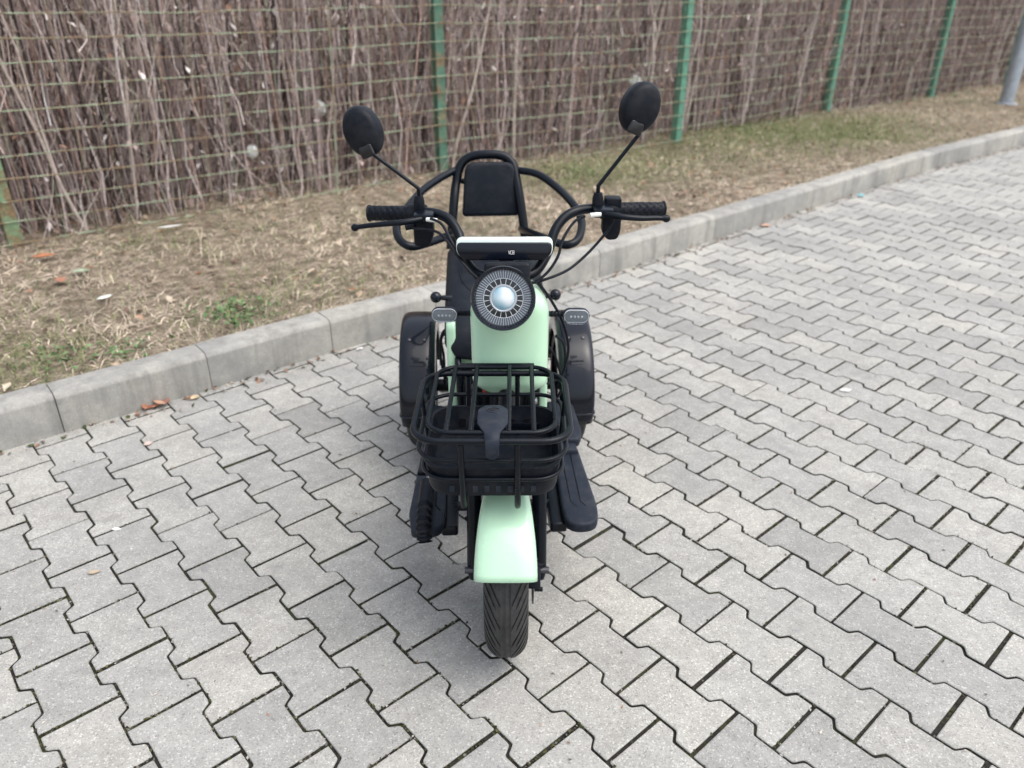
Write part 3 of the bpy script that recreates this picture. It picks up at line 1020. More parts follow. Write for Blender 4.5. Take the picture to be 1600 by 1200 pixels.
bat = tri(bt, 'battery_box', 'plastic', fn=Fr)
tri(MB().box((-.028, 1.84, .40), (.03, .02, .02), .003), 'warning_label', 'red', bat, Fr)
cn = MB().box((.045, 1.83, .405), (.008, .012, .016), .002).box((.066, 1.83, .40), (.008, .012, .018), .002)
tri(cn, 'connector', 'amber', bat, Fr)
for mb in (MB().tube([(-.085, 1.8, .37), (-.065, 1.79, .385), (-.06, 1.79, .36)], .004, 6), MB().tube([(.02, 1.8, .355), (.032, 1.79, .38), (.04, 1.79, .36)], .004, 6), MB().box((.085, 1.80, .385), (.03, .02, .014), .003)):
    tri(mb, 'bracket', 'steel', bat, Fr)
bc = MB()
for sx in (-1, 1):       # mint legs either side
    bc.prism(rpoly([(1.885, .29), (2.30, .30), (2.38, .56), (1.90, .575)], [.02, .03, .04, .03]), ((sx * .123 - .0125, 0, 0), (0, 1, 0), (0, 0, 1), (1, 0, 0)), .025, .008)
tri(bc, 'body_side', 'mint', fn=Fr)
bp = MB()
secs = []
for i in range(21):
    x = -.108 + .216 * i / 20
    zb = .455 - .05 * abs(x / .108) ** 2
    secs.append([(x, 1.965, .53), (x, 1.955, .52), (x, 1.93, zb + .02), (x, 1.935, zb), (x, 1.98, zb), (x, 1.98, .53)])
bp.loft(secs)
tri(bp, 'body_panel', 'mint', fn=Fr)
tri(MB().box((0, 2.15, .43), (.22, .40, .17), .03), 'seat_box', 'plastic', fn=Fr)

# mint front shield below the headlight
sh = MB(); secs = []
for i in range(33):
    t = i / 32; z = .540 + .250 * t
    w = .088 - .003 * (1 - t)
    if t > .70: w -= .055 * ((t - .70) / .30) ** 2.4
    if t < .12: w -= .030 * ((.12 - t) / .12) ** 2.2
    y0 = 1.528 + .034 * t + (.05 * max(0, t - .85) / .15 * max(0, t - .85) / .15 if t > .85 else 0) + .02 * max(0, .12 - t) / .12
    sec = []
    for j in range(25):
        u = -1 + 2 * j / 24
        x = w * math.copysign(abs(sin(u * pi / 2)) ** .75, u)
        sec.append((x + .007, y0 + .062 * (1 - abs(cos(u * pi / 2)) ** .55), z))
    sec.append((w * .9 + .007, y0 + .075, z)); sec.append((-w * .9 + .007, y0 + .075, z))
    secs.append(sec)
sh.loft(secs)
tri(sh, 'front_shield', 'mint', fn=S, sharp=55)

# headlight
HC = Vector((-0.005, 1.497, .793)); tl = radians(17)
hw = Vector((0, -cos(tl), sin(tl))); hu = Vector((1, 0, 0)); hv = hw.cross(hu)
ha = (HC, hu, hv, hw)
hl = tri(MB().lathe([(.0001, -.085), (.03, -.083), (.052, -.06), (.0625, -.02), (.0665, -.004), (.0665, .005), (.0650, .0100), (.0605, .0095), (.0580, .002), (.0575, -.014), (.0001, -.016)], ha, 56), 'headlight', 'gloss_black', fn=S)
tri(MB().lathe([(.0576, .000), (.0574, -.013), (.0405, -.0135), (.0405, -.009)], ha, 56), 'reflector', 'lamp_bowl', hl, S)
rb = MB()
for k in range(64):
    a = 2 * pi * k / 64
    d = hu * cos(a) + hv * sin(a); t = hw.cross(d)
    rb.box(HC + d * .0488 + hw * -.008, (.0008, .0145, .004), 0, (t, d, hw))
tri(rb, 'lamp_ribs', 'clear_rib', hl, S)
tri(MB().lathe([(.0412, -.008), (.0412, -.005), (.0400, -.005), (.0400, -.008)], ha, 56, close=True), 'lamp_ring', 'clear_rib', hl, S)
tri(MB().lathe([(.0400, -.0105), (.022, -.0095), (.022, -.012), (.0400, -.012)], ha, 48, close=True), 'lamp_surround', 'black_seg', hl, S)
for k in range(20):
    a = 2 * pi * (k + .5) / 20
    d = hu * cos(a) + hv * sin(a); t = hw.cross(d)
    tri(MB().box(HC + d * .0335 + hw * -.0085, (.0011, .014, .004), 0, (t, d, hw)), 'lamp_spoke', 'white_plastic', hl, S)
tri(MB().lathe([(.0285, -.010), (.0285, -.004), (.0265, -.002), (.0240, -.004), (.0235, -.010)], ha, 40, close=True), 'projector_ring', 'clear_rib', hl, S)
tri(MB().lathe([(.0240, -.006)] + [(max(1e-4, .0238 * cos(k / 7 * pi / 2)), -.006 + .010 * sin(k / 7 * pi / 2)) for k in range(8)], ha, 32), 'projector_lens', 'projector', hl, S)
tri(MB().lathe([(.0582, .001)] + [(max(1e-4, .0580 * cos(k / 7 * pi / 2)), .001 + .008 * sin(k / 7 * pi / 2)) for k in range(8)], ha, 40), 'cover_glass', 'lens', hl, S)
tri(MB().prism(rpoly([(-.044, .0), (.044, .0), (.05, .062), (-.05, .062)], .012), ((.003, 1.525, .795), (1, 0, 0), (0, .28, .96), (0, .96, -.28)), .075, .008), 'headlight_bracket', 'plastic', fn=S)

# display
DO = Vector((-0.004, 1.628, .835))
dv = Vector((0, .22, .975)).normalized(); dw = Vector((0, dv.z, -dv.y))
dsp = tri(MB().prism(rpoly([(-.094, .0), (.094, .0), (.1045, .012), (.1045, .044), (-.1045, .044), (-.1045, .012)], [.008, .008, .01, .013, .013, .01], 4), (DO, (1, 0, 0), dv, dw), .036, .004), 'display', 'pale_rim', fn=S)
tri(MB().prism(rpoly([(-.088, -.004), (.088, -.004), (.1025, .012), (.1025, .034), (-.1025, .034), (-.1025, .012)], [.008, .008, .01, .010, .010, .01], 4), (DO - dw * .010, (1, 0, 0), dv, dw), .012, .0035), 'display_back', 'gloss_black', dsp, S)
lg = MB()
def letter(strokes, ox):
    for (x0, y0_, x1, y1) in strokes:
        p0 = DO - dw * .0104 + Vector((1, 0, 0)) * (ox + x0) + dv * (.0095 + y0_)
        p1 = DO - dw * .0104 + Vector((1, 0, 0)) * (ox + x1) + dv * (.0095 + y1)
        e = (p1 - p0); L = e.length; e.normalize()
        lg.box((p0 + p1) / 2, (L + .0008, .0009, .0006), 0, (e, dw.cross(e), -dw))
letter([(0, .007, .0017, 0), (.0017, 0, .0034, .007)], .0088)
letter([(.0032, .007, 0, .007), (0, .007, 0, 0), (0, 0, .0032, 0)], .0132)
letter([(0, 0, 0, .007), (0, .007, .003, .007), (.003, .007, .003, 0), (.003, 0, 0, 0), (0, .0035, .003, .0035)], .0178)
tri(lg, 'lettering', 'white_paint', dsp, S)

# handlebar
barL = [(-0.337, 1.8, 0.884), (-0.24, 1.78, 0.89), (-0.19, 1.76, 0.898), (-0.148, 1.74, 0.889), (-0.122, 1.71, 0.861), (-0.106, 1.67, 0.818), (-0.081, 1.635, 0.799), (-0.051, 1.62, 0.796)]
barR = [(0.349, 1.8, 0.899), (0.239, 1.78, 0.902), (0.178, 1.76, 0.91), (0.141, 1.74, 0.909), (0.114, 1.725, 0.898), (0.093, 1.705, 0.875), (0.08, 1.68, 0.841), (0.064, 1.65, 0.817), (0.044, 1.63, 0.8), (0.012, 1.62, 0.796)]
hb = tri(MB().tube(spline(barL + barR[::-1], 5), .0112, 14), 'handlebar', 'tube_black')
def frame_of(a, b):
    a, b = Vector(a), Vector(b); w = (b - a).normalized()
    u = Vector((0, 0, 1)); u = (u - w * u.dot(w)).normalized()
    return a, u, w.cross(u), w, (b - a).length
for A, B, lab in ((barL[0], barL[1], None), (barR[0], barR[1], None)):
    O, U, V_, W, L = frame_of(A, B)
    mb = MB(); nn, ma = 48, 32; vs = []
    for i in range(nn + 1):
        t = i / nn
        for j in range(ma):
            a = 2 * pi * j / ma
            r = .0175 if .04 < t < .96 else .0195
            if .08 < t < .92:
                ph = (t * 7 + .28 * sin(a * 5)) % 1.0
                r -= .0018 if ph < .3 else 0
            vs.append(O + W * (t * L) + (U * cos(a) + V_ * sin(a)) * r)
    mb.add(vs, [(i * ma + j, i * ma + (j + 1) % ma, (i + 1) * ma + (j + 1) % ma, (i + 1) * ma + j) for i in range(nn) for j in range(ma)])
    mb.add(vs[:ma], [tuple(range(ma))])
    tri(mb, 'grip', 'plastic', hb)
    tri(MB().lathe([(.012, L), (.021, L), (.0225, L + .006), (.0225, L + .034), (.019, L + .04), (.012, L + .04)], (O, U, V_, W), 24), 'grip_housing', 'plastic', hb)
# brake levers with perches and white cable adjusters
lev = [[(-.356, 1.715, .874), (-.335, 1.71, .879), (-.29, 1.70, .887), (-.24, 1.70, .892), (-.205, 1.715, .895)], [(.341, 1.715, .901), (.318, 1.71, .903), (.28, 1.70, .905), (.24, 1.70, .908), (.205, 1.715, .91)]]
for sx, pts in zip((-1, 1), lev):
    P_ = spline(pts, 4)
    r = [.0085 if i < 2 else (.0052 + .0022 * i / len(P_)) for i in range(len(P_))]
    lv_ = tri(MB().tube(P_, r, 10).sphere(pts[0], .0085, 12), 'brake_lever', 'tube_black', hb)
    e = pts[-1]
    tri(MB().box((e[0] - sx * .004, 1.735, e[2] + .001), (.045, .05, .02), .005), 'lever_perch', 'tube_black', lv_)
    tri(MB().tube([(e[0] - sx * .012, 1.705, e[2] + .002), (e[0] - sx * .020, 1.703, e[2] + .002), (e[0] - sx * .036, 1.70, e[2] + .001)], [.0045, .0052, .0052], 12), 'cable_adjuster', 'white_plastic', lv_)
# switch boxes under the bar
tri(MB().prism(rpoly([(-.022, -.055), (.012, -.058), (.024, -.03), (.024, .012), (-.022, .012)], .008), ((-.207, 1.745, .876), (1, 0, 0), (0, -.05, 1), (0, 1, 0)), .04, .006).tube([(-.245, 1.74, .868), (-.225, 1.74, .872)], .007, 8), 'switch_box', 'plastic', hb)
tri(MB().prism(rpoly([(-.020, -.034), (-.006, -.05), (.016, -.048), (.022, -.03), (.022, .012), (-.020, .012)], .008), ((.222, 1.735, .892), (1, 0, 0), (0, -.05, 1), (0, 1, 0)), .04, .006), 'switch_box', 'plastic', hb)
tri(MB().prism(rrect(.019, .013, .005), ((.226, 1.76, .921), (1, 0, 0), (0, 0, 1), (0, 1, 0)), .03, .004), 'throttle_box', 'plastic', hb)

# mirrors
def mirror(base, knee, hub, cx, cz, tilt, sx):
    root = tri(MB().tube([(base[0], base[1], base[2] - .035), (base[0], base[1], base[2] - .012), base, (base[0], base[1], base[2] + .012)], [.0125, .0125, .0125, .009], 12), 'mirror', 'plastic')
    pts = [(base[0], base[1], base[2]), (base[0], base[1], base[2] + .025), knee, hub]
    arm = spline([pts[0], pts[1], tuple(Vector(pts[1]) * .93 + Vector(knee) * .07 + Vector((0, 0, .003))), tuple(Vector(pts[1]) * .05 + Vector(knee) * .95), knee, hub], 4)
    tri(MB().tube(arm, .0045, 10), 'mirror_arm', 'tube_black', root)
    # oval domed shell: front face towards the rider (+Y), back seen from here
    C = Vector((cx, 1.79, cz))
    yaw = radians(15) * sx
    w = Vector((sin(yaw), -cos(yaw), .12)).normalized()
    v = (Vector((sin(tilt), 0, cos(tilt)))); v = (v - w * v.dot(w)).normalized(); u = v.cross(w)
    vs = []; nn, kk = 40, 9
    prof = [(1.0, -.012), (1.0, .0), (.985, .008), (.93, .014)] + [(.93 * cos(q * pi / 2), .014 + .013 * sin(q * pi / 2)) for q in (.25, .45, .65, .85, 1)]
    for r, h in prof:
        for j in range(nn):
            a = 2 * pi * j / nn
            vs.append(C + (u * (.043 * cos(a)) + v * (.0555 * sin(a))) * max(r, .01) + w * h)
    fs = [(i * nn + j, i * nn + (j + 1) % nn, (i + 1) * nn + (j + 1) % nn, (i + 1) * nn + j) for i in range(len(prof) - 1) for j in range(nn)]
    tri(MB().add(vs, fs), 'mirror_shell', 'plastic', root, sharp=50)
    vs2 = [C + (u * (.040 * cos(2 * pi * j / nn)) + v * (.0525 * sin(2 * pi * j / nn))) - w * .0105 for j in range(nn)]
    tri(MB().add(vs2, [tuple(range(nn))]), 'mirror_glass', 'mirror', root)
    sk = C - v * .044 + w * .016
    tri(MB().prism(rrect(.016, .014, .006), (sk, u, v, w), .008, .003), 'swivel_socket', 'black_seg', root)
mirror((-.214, 1.758, .925), (-.329, 1.775, 1.036), (-.336, 1.775, 1.046), -.335, 1.070, radians(-24), -1)
mirror((.190, 1.758, .935), (.274, 1.775, 1.072), (.281, 1.775, 1.095), .274, 1.125, radians(24), 1)

# cables
cables = [[(-0.184, 1.7, 0.901), (-0.158, 1.69, 0.891), (-0.136, 1.66, 0.863), (-0.102, 1.62, 0.816), (-0.078, 1.6, 0.8), (-.05, 1.60, .775)],
          [(-0.225, 1.71, 0.875), (-0.173, 1.69, 0.875), (-0.143, 1.66, 0.86), (-0.119, 1.63, 0.835), (-0.091, 1.61, 0.808), (-.06, 1.60, .775)],
          [(0.158, 1.7, 0.909), (0.133, 1.69, 0.898), (0.108, 1.66, 0.867), (0.098, 1.64, 0.837), (0.078, 1.62, 0.81), (0.05, 1.6, 0.790)],
          [(0.222, 1.71, 0.905), (0.217, 1.71, 0.885), (0.2, 1.7, 0.863), (0.163, 1.68, 0.827), (0.12, 1.65, 0.801), (0.068, 1.62, 0.789), (.04, 1.61, .785)],
          [(0.051, 1.61, 0.792), (0.086, 1.62, 0.74), (0.115, 1.64, 0.678), (0.13, 1.65, 0.618), (0.127, 1.66, 0.567), (0.116, 1.66, 0.533), (0.083, 1.64, 0.522)],
          [(0.074, 1.66, 0.621), (0.1, 1.68, 0.579), (0.115, 1.68, 0.536), (0.123, 1.67, 0.507), (.11, 1.68, .46)],
          [(-.13, 1.95, .52), (-.19, 2.0, .50), (-.205, 2.02, .42), (-.195, 2.05, .33), (-.16, 2.1, .27)],
          [(-.15, 1.97, .53), (-.20, 2.02, .47), (-.198, 2.04, .40), (-.20, 2.06, .30)],
          [(.12, 1.97, .50), (.145, 2.0, .46), (.15, 2.02, .38), (.13, 2.05, .29)]]
for i, c_ in enumerate(cables):
    tri(MB().tube(spline(c_, 6), .0032 if i < 6 else .004, 8), 'cable', 'plastic')

# turn signals
for sx in (-1, 1):
    cx = -.005 + sx * .147
    ts = tri(MB().prism(rrect(.030, .0165, .0162, 8), ((cx, 1.612, .7075), (1, 0, 0), (0, .25, .97), (0, .97, -.25)), .022, .004), 'turn_signal', 'plastic_grey')
    tri(MB().prism(rrect(.026, .0128, .0126, 8), ((cx, 1.6115, .7075), (1, 0, 0), (0, .25, .97), (0, -.97, .25)), .001, 0), 'lamp_plate', 'lamp_bowl', ts)
    tri(MB().tube([(cx + u_, 1.6105 - v_ * -.25, .7075 + v_ * .97) for u_, v_ in rrect(.027, .0138, .0136, 8)], .0011, 6, closed=True), 'lens_rim', 'clear_rib', ts)
    for k in range(4):
        O = Vector((cx - .012 + k * .008, 1.6095, .7067))
        tri(MB().sphere(O, .0026, 8), 'diode', 'white_plastic', ts)
    tri(MB().prism(rrect(.028, .0148, .0146, 8), ((cx, 1.607, .7063), (1, 0, 0), (0, .25, .97), (0, -.97, .25)), .004, .0018), 'lens', 'lens', ts)
    stm = MB()
    x1 = cx - sx * .03; x2 = -.005 + sx * .07
    pts = [(x1 + (x2 - x1) * i / 12, 1.628, .706) for i in range(13)]
    stm.tube(pts, [.006 if i % 2 else .0075 for i in range(13)], 10)
    tri(stm, 'signal_stalk', 'plastic', ts)

# seat, backrest, rails
st = MB(); path = spline([(2.46, .588), (2.3, .578), (2.15, .566), (2.05, .552), (1.98, .532), (1.935, .498), (1.915, .455), (1.912, .43)], 4)
path = [(q[0], q[1]) for q in [Vector((a, b_, 0)) for a, b_ in [(p[0], p[1]) for p in spline([(2.46, .588, 0), (2.3, .578, 0), (2.15, .566, 0), (2.05, .552, 0), (1.98, .532, 0), (1.935, .505, 0), (1.918, .478, 0), (1.915, .460, 0)], 4)]]]
secs = []; K = len(path)
for i, (y, z) in enumerate(path):
    t = i / (K - 1)
    y2, z2 = path[min(i + 1, K - 1)]; y1, z1 = path[max(i - 1, 0)]
    ty, tz = y2 - y1, z2 - z1; L = math.hypot(ty, tz); ny_, nz_ = tz / L * 1, -ty / L
    if nz_ < 0 and i < K // 2: ny_, nz_ = -ny_, -nz_
    hw_ = .142 if t < .72 else .142 - .058 * ((t - .72) / .28) ** 2
    hb_ = .046 - .012 * max(0, t - .7) / .3
    if t > .93: hb_ *= .75; hw_ *= .93
    if t < .04: hw_ *= .9; hb_ *= .7
    sec = []
    for j in range(32):
        a = 2 * pi * j / 32
        cx_, sx_ = math.copysign(abs(cos(a)) ** .5, cos(a)), math.copysign(abs(sin(a)) ** .62, sin(a))
        sec.append((hw_ * cx_, y + ny_ * hb_ * sx_, z + nz_ * hb_ * sx_))
    secs.append(sec)
st.loft(secs)
seat = tri(st, 'seat', 'leather', fn=Fr, sharp=60)
sm = []
for k in range(28):
    a = radians(40) + radians(280) * k / 27
    yy = 2.17 - .155 * cos(a + pi / 2 * 0) * -1; xx = .098 * sin(a)
    zz = np.interp(yy, [1.95, 2.05, 2.15, 2.3], [.555, .5975, .6115, .6235]) + .0005
    sm.append((xx, yy, float(zz)))
tri(MB().tube(sm, .0022, 6), 'seat_seam', 'leather', seat, Fr)
for sx in (-1, 1):
    kb = MB().tube([(sx * .12, 2.0, .60), (sx * .145, 2.0, .602), (sx * .152, 2.0, .602)], [.008, .007, .006], 10).sphere((sx * .163, 2.0, .604), .0155, 14)
    tri(kb, 'seat_knob', 'gloss_black', fn=Fr)
pd = MB().prism(rpoly([(-.092, -.082), (.092, -.082), (.078, .085), (-.078, .085)], [.016, .016, .032, .032], 6), ((0, 2.475, .778), (1, 0, 0), (0, .22, .975), (0, .975, -.22)), .045, .012, 4)
tri(pd, 'backrest', 'leather', fn=Fr)
fpts = [(-0.2, 2.42, 0.60), (-0.19, 2.46, 0.733), (-0.183, 2.5, 0.794), (-0.169, 2.52, 0.844), (-0.138, 2.53, 0.868), (-0.088, 2.53, 0.876), (-0.037, 2.53, 0.872), (-0.006, 2.52, 0.852), (0.006, 2.5, 0.816), (0.023, 2.46, 0.735), (0.043, 2.42, 0.60)]
bf = tri(MB().tube(spline(fpts, 5), .0145, 14).tube([(-.17, 2.535, .79), (0, 2.535, .79)], .009, 8).tube([(-.195, 2.42, .62), (.035, 2.42, .62)], .011, 8), 'backrest_frame', 'tube_black')
arms = [[(-0.185, 2.52, 0.828), (-0.226, 2.47, 0.817), (-0.278, 2.38, 0.796), (-0.319, 2.26, 0.765), (-0.335, 2.2, 0.74), (-0.321, 2.14, 0.717), (-0.287, 2.12, 0.703), (-0.246, 2.17, 0.697), (-0.196, 2.28, 0.687), (-0.185, 2.43, 0.660)],
        [(0.008, 2.52, 0.83), (0.074, 2.47, 0.829), (0.135, 2.38, 0.806), (0.182, 2.26, 0.779), (0.196, 2.2, 0.749), (0.182, 2.14, 0.722), (0.149, 2.12, 0.711), (0.11, 2.17, 0.708), (0.063, 2.28, 0.693), (0.026, 2.43, 0.665)]]
for a_ in arms:
    tri(MB().tube(spline(a_, 5), .0118, 12), 'armrest', 'tube_black')

# foot boards and folding peg
for sx in (-1, 1):
    cx = sx * .176
    out = [(cx - .030, 1.46), (cx + .042, 1.46), (cx + .052, 1.53), (cx + .036, 1.80), (cx - .030, 1.80), (cx - .036, 1.53)]
    if sx < 0: out = [(2 * cx - x, y) for x, y in out][::-1]
    fb = tri(MB().prism(rpoly(out, [.04, .04, .03, .01, .01, .03], 6), ((0, 0, .212), (1, 0, 0), (0, 1, 0), (0, 0, 1)), .028, .008, 3), 'foot_board', 'plastic_grey', fn=Fr)
    gv = MB()
    for q in (-.012, .012):
        gv.tube([(cx + q, 1.79, .2402), (cx + q, 1.55, .2402), (cx + q + .012, 1.53, .2402)], .0016, 4)
    tri(gv, 'groove', 'black_seg', fb, Fr)
    tri(MB().box((cx - sx * .005, 1.80, .235), (.074, .075, .035), .008).prism(rpoly([(cx - .035, 1.80), (cx + .04, 1.80), (cx + .052, 1.84), (cx + .046, 2.0), (cx - .03, 2.02)], .012), ((0, 0, .235), (1, 0, 0), (0, 1, 0), (0, 0, 1)), .03, .008), 'rear_step', 'plastic_grey', fb, Fr)
    tri(MB().prism(rpoly([(1.50, .185), (1.56, .165), (1.75, .165), (1.78, .21), (1.50, .213)], .01), ((cx - sx * .045 - .02, 0, 0), (0, 1, 0), (0, 0, 1), (1, 0, 0)), .04, .006), 'board_bracket', 'tube_black', fb, Fr)
pg = MB(); pp = spline([(-.206, 1.60, .262), (-.205, 1.54, .26), (-.203, 1.48, .256), (-.200, 1.44, .245), (-.197, 1.425, .222)], 9)
pg.tube(pp, [(.0185 if (i % 4) < 2 or i < 12 else .0125) for i in range(len(pp))], 16)
peg = tri(pg, 'folding_peg', 'plastic')
tri(MB().tube([(-.206, 1.60, .262), (-.206, 1.625, .264)], .006, 10), 'peg_pin', 'steel', peg)
tri(MB().box((-.205, 1.64, .27), (.06, .02, .014), .004), 'peg_bracket', 'tube_black', peg)

# basket
bx = -.025
def ring_pts(w, y0, y1, r, z, n=7):
    return [(bx + u, v, z) for u, v in rrect(w, (y1 - y0) / 2, r, n, 0, (y0 + y1) / 2)]
bk = tri(MB().tube(ring_pts(.148, 1.222, 1.500, .052, .620), .0066, 12, closed=True), 'basket', 'tube_black', fn=S)
tri(MB().tube(ring_pts(.121, 1.238, 1.512, .045, .629), .0048, 10, closed=True), 'lid_frame', 'tube_black', bk, S)
for q in (-.084, -.038, .032, .079):
    tri(MB().tube([(bx + q, 1.238, .630), (bx + q, 1.510, .631)], .0048, 10), 'lid_bar', 'tube_black', bk, S)
tri(MB().tube([(bx - .075, 1.517, .628), (bx + .085, 1.517, .628)], .0075, 12), 'lid_hinge', 'tube_black', bk, S)
for w, y0, y1, z in ((.143, 1.233, 1.495, .571), (.137, 1.243, 1.487, .522)):
    tri(MB().tube(ring_pts(w, y0, y1, .055, z), .0045, 10, closed=True), 'basket_wire', 'tube_black', bk, S)
for q in (-.057, .049):
    tri(MB().tube(spline([(bx + q, 1.224, .614), (bx + q, 1.229, .57), (bx + q, 1.238, .52), (bx + q, 1.246, .47), (bx + q, 1.262, .446), (bx + q, 1.29, .448), (bx + q, 1.36, .462), (bx + q, 1.47, .465)], 4), .0062, 10), 'basket_strut', 'tube_black', bk, S)
for q in (-.057, .049):
    tri(MB().tube([(bx + q, 1.498, .614), (bx + q, 1.487, .50), (bx + q, 1.47, .465)], .0055, 10), 'basket_strut', 'tube_black', bk, S)
for sx in (-1, 1):
    tri(MB().tube([(bx + sx * .146, 1.40, .614), (bx + sx * .139, 1.40, .522), (bx + sx * .128, 1.39, .482)], .0045, 10), 'basket_strut', 'tube_black', bk, S)
ty = MB()
def tray_sec(w, h, z, r=.05): return [(bx + u, 1.366 + v * .93, z) for u, v in rrect(w, h, r, 6)]
ty.loft([tray_sec(.119, .117, .476, .05), tray_sec(.125, .123, .478, .05), tray_sec(.128, .126, .49, .05), tray_sec(.131, .130, .541), tray_sec(.1345, .133, .543), tray_sec(.1345, .133, .547), tray_sec(.129, .128, .547), tray_sec(.121, .119, .494), tray_sec(.112, .11, .486)])
tray = tri(ty, 'basket_tray', 'plastic', bk, S)
for k in range(8):
    tri(MB().box((bx - .078 + k * .0225, 1.2495, .497), (.010, .006, .016), .001), 'tray_rib', 'plastic_grey', tray, S)
for k in range(5):
    tri(MB().box((bx - .07 + k * .035, 1.4755, .512), (.012, .004, .02), 0), 'tray_slot', 'black_seg', tray, S)
la = MB(); lp_ = spline([(0, 1.322, .638), (0, 1.30, .640), (0, 1.27, .639), (0, 1.245, .638), (0, 1.222, .634), (0, 1.209, .622), (0, 1.206, .605), (0, 1.208, .592)], 4)
K = len(lp_); secs = []
for i, q in enumerate(lp_):
    t = i / (K - 1)
    w_ = np.interp(t, [0, .05, .12, .36, .46, .54, .90, .96, 1], [.014, .022, .0285, .0285, .021, .0145, .0125, .010, .005])
    tg = (lp_[min(i + 1, K - 1)] - lp_[max(i - 1, 0)]).normalized(); nr = Vector((0, -tg.z, tg.y)); 
    if nr.z < 0 and t < .6: nr = -nr
    if t >= .6 and nr.y > 0: nr = -nr
    h = .0028
    secs.append([tuple(q + Vector((bx + .002 + u * w_, 0, 0)) + nr * v) for u, v in ((-1, -h), (1, -h), (1, h * .3), (.86, h), (-.86, h), (-1, h * .3))])
la.loft(secs)
lat = tri(la, 'basket_latch', 'plastic_grey', bk, S, sharp=45)
tri(MB().tube([(bx + .002 + .0125 * cos(a), 1.300 + .0085 * sin(a), .6432) for a in [2 * pi * k / 24 for k in range(24)]], .0012, 6, closed=True), 'latch_emblem', 'plastic_grey', lat, S)
sml = [(bx + .002 + .008 * cos(a), 1.3025 + .0055 * sin(a), .6432) for a in [pi + pi * k / 12 for k in range(13)]]
tri(MB().add(sml, [tuple(range(13))]).add([(q[0], q[1], q[2] + .0006) for q in sml], [tuple(range(13))]), 'emblem_mark', 'black_seg', lat, S)

# ------------------------------------------------------------------ small things lying about
def leaf(x, y, z, L, W, az, col, name, label, cat, group=None, curl=.25):
    mb = MB(); vs = []
    for i in range(7):
        t = i / 6; w = W * sin(pi * min(.97, max(.05, t)) ** .9) * .5
        for j in (-1, -.5, 0, .5, 1):
            vs.append((t * L - L / 2, j * w, curl * L * (t - .5) ** 2 + abs(j) * w * curl * 1.6 + .001))
    mb.add(vs, [(i * 5 + j, (i + 1) * 5 + j, (i + 1) * 5 + j + 1, i * 5 + j + 1) for i in range(6) for j in range(4)])
    ca, sa = cos(az), sin(az)
    mb.mapv(lambda a, b_, c_: (x + a * ca - b_ * sa, y + a * sa + b_ * ca, z + c_))
    ob = mb.build(name, M['bits'], sharp=60)
    at = ob.data.attributes.new('col', 'FLOAT_COLOR', 'FACE')
    at.data.foreach_set('color', np.tile(np.array([(*col, 1)]), (len(ob.data.polygons), 1)).astype(np.float32).ravel())
    solid(ob, .0008)
    return tag(ob, label, cat, group)
zg = lambda x, y: float(ground_z(x, y)) + .018
leaf(-2.27, 3.63, zg(-2.27, 3.63), .10, .055, .5, (.40, .17, .09), 'fallen_leaf', 'large orange brown leaf lying on the dry grass near the left fence post', 'leaf')
leaf(-2.02, 3.30, zg(-2.02, 3.30), .075, .05, 2.2, (.36, .18, .12), 'fallen_leaf', 'reddish curled leaf on the dry grass below the large orange leaf', 'leaf')
leaf(-1.99, 3.42, zg(-1.99, 3.42), .08, .045, .4, (.30, .36, .25), 'fallen_leaf', 'pale green leaf on the verge beside the reddish curled leaf', 'leaf')
leaf(-1.745, 3.128, zg(-1.745, 3.128), .07, .04, 1.0, (.62, .64, .58), 'paper_scrap', 'whitish scrap lying in the middle of the dry grass verge', 'litter', curl=.05)
leaf(-1.86, 4.14, zg(-1.86, 4.14) + .01, .13, .03, .55, (.75, .75, .74), 'paper_strip', 'narrow white strip lying at the foot of the fence', 'litter', curl=.05)
leaf(-1.098, 1.739, .002, .026, .013, .0, (.74, .73, .68), 'paper_scrap', 'small white paper scrap on a paver joint left of the front wheel', 'litter', curl=.05)
leaf(-1.195, 2.184, .002, .03, .024, .7, (.58, .45, .40), 'petal', 'small pinkish petal on the pavers left of the white scrap', 'petal', curl=.2)
leaf(-1.075, 2.06 - .5, .002, .03, .014, .3, (.45, .36, .26), 'fallen_leaf', 'tan leaf crumb on the paver joint below the white paper scrap', 'leaf')
leaf(1.583, 4.80, .003, .07, .045, .2, (.55, .36, .28), 'fallen_leaf', 'pinkish brown leaf on the pavers at the foot of the far kerb', 'leaf')
leaf(2.485, 5.591, .004, .06, .05, .9, (.18, .50, .56), 'wrapper', 'small turquoise wrapper on the far pavers near the kerb', 'litter')
leaf(-.632, 2.935, .004, .035, .02, .9, (.72, .72, .70), 'paper_scrap', 'tiny white scrap at the kerb foot left of the rear fender', 'litter', curl=.05)
leaf(1.26, 2.61, .002, .05, .03, .2, (.60, .60, .57), 'paper_scrap', 'flat pale scrap on the pavers to the right of the tricycle', 'litter', curl=.03)
zz = [(-1.286, 2.425), (-1.262, 2.44), (-1.24, 2.455), (-1.30, 2.41), (-1.255, 2.43)]
for k, (x, y) in enumerate(zz):
    leaf(x, y, .004 + .004 * k, .06, .02, .7 + .5 * k, [(.30, .12, .08), (.36, .18, .12), (.26, .13, .10), (.33, .16, .10), (.42, .26, .18)][k], 'fallen_leaf', 'narrow reddish brown leaf in the small heap at the foot of the kerb', 'leaf', 'reddish leaves heaped at the kerb foot')
leaf(-1.155, 2.50, .004, .035, .028, 1.0, (.56, .43, .28), 'fallen_leaf', 'round yellowish leaf by the kerb right of the reddish heap', 'leaf')
tw = MB().tube(spline([(-1.28, 2.44, .004), (-1.265, 2.475, .06), (-1.22, 2.505, .085), (-1.16, 2.56, .075), (-1.10, 2.61, .03), (-1.07, 2.625, .003)], 5), .0018, 6)
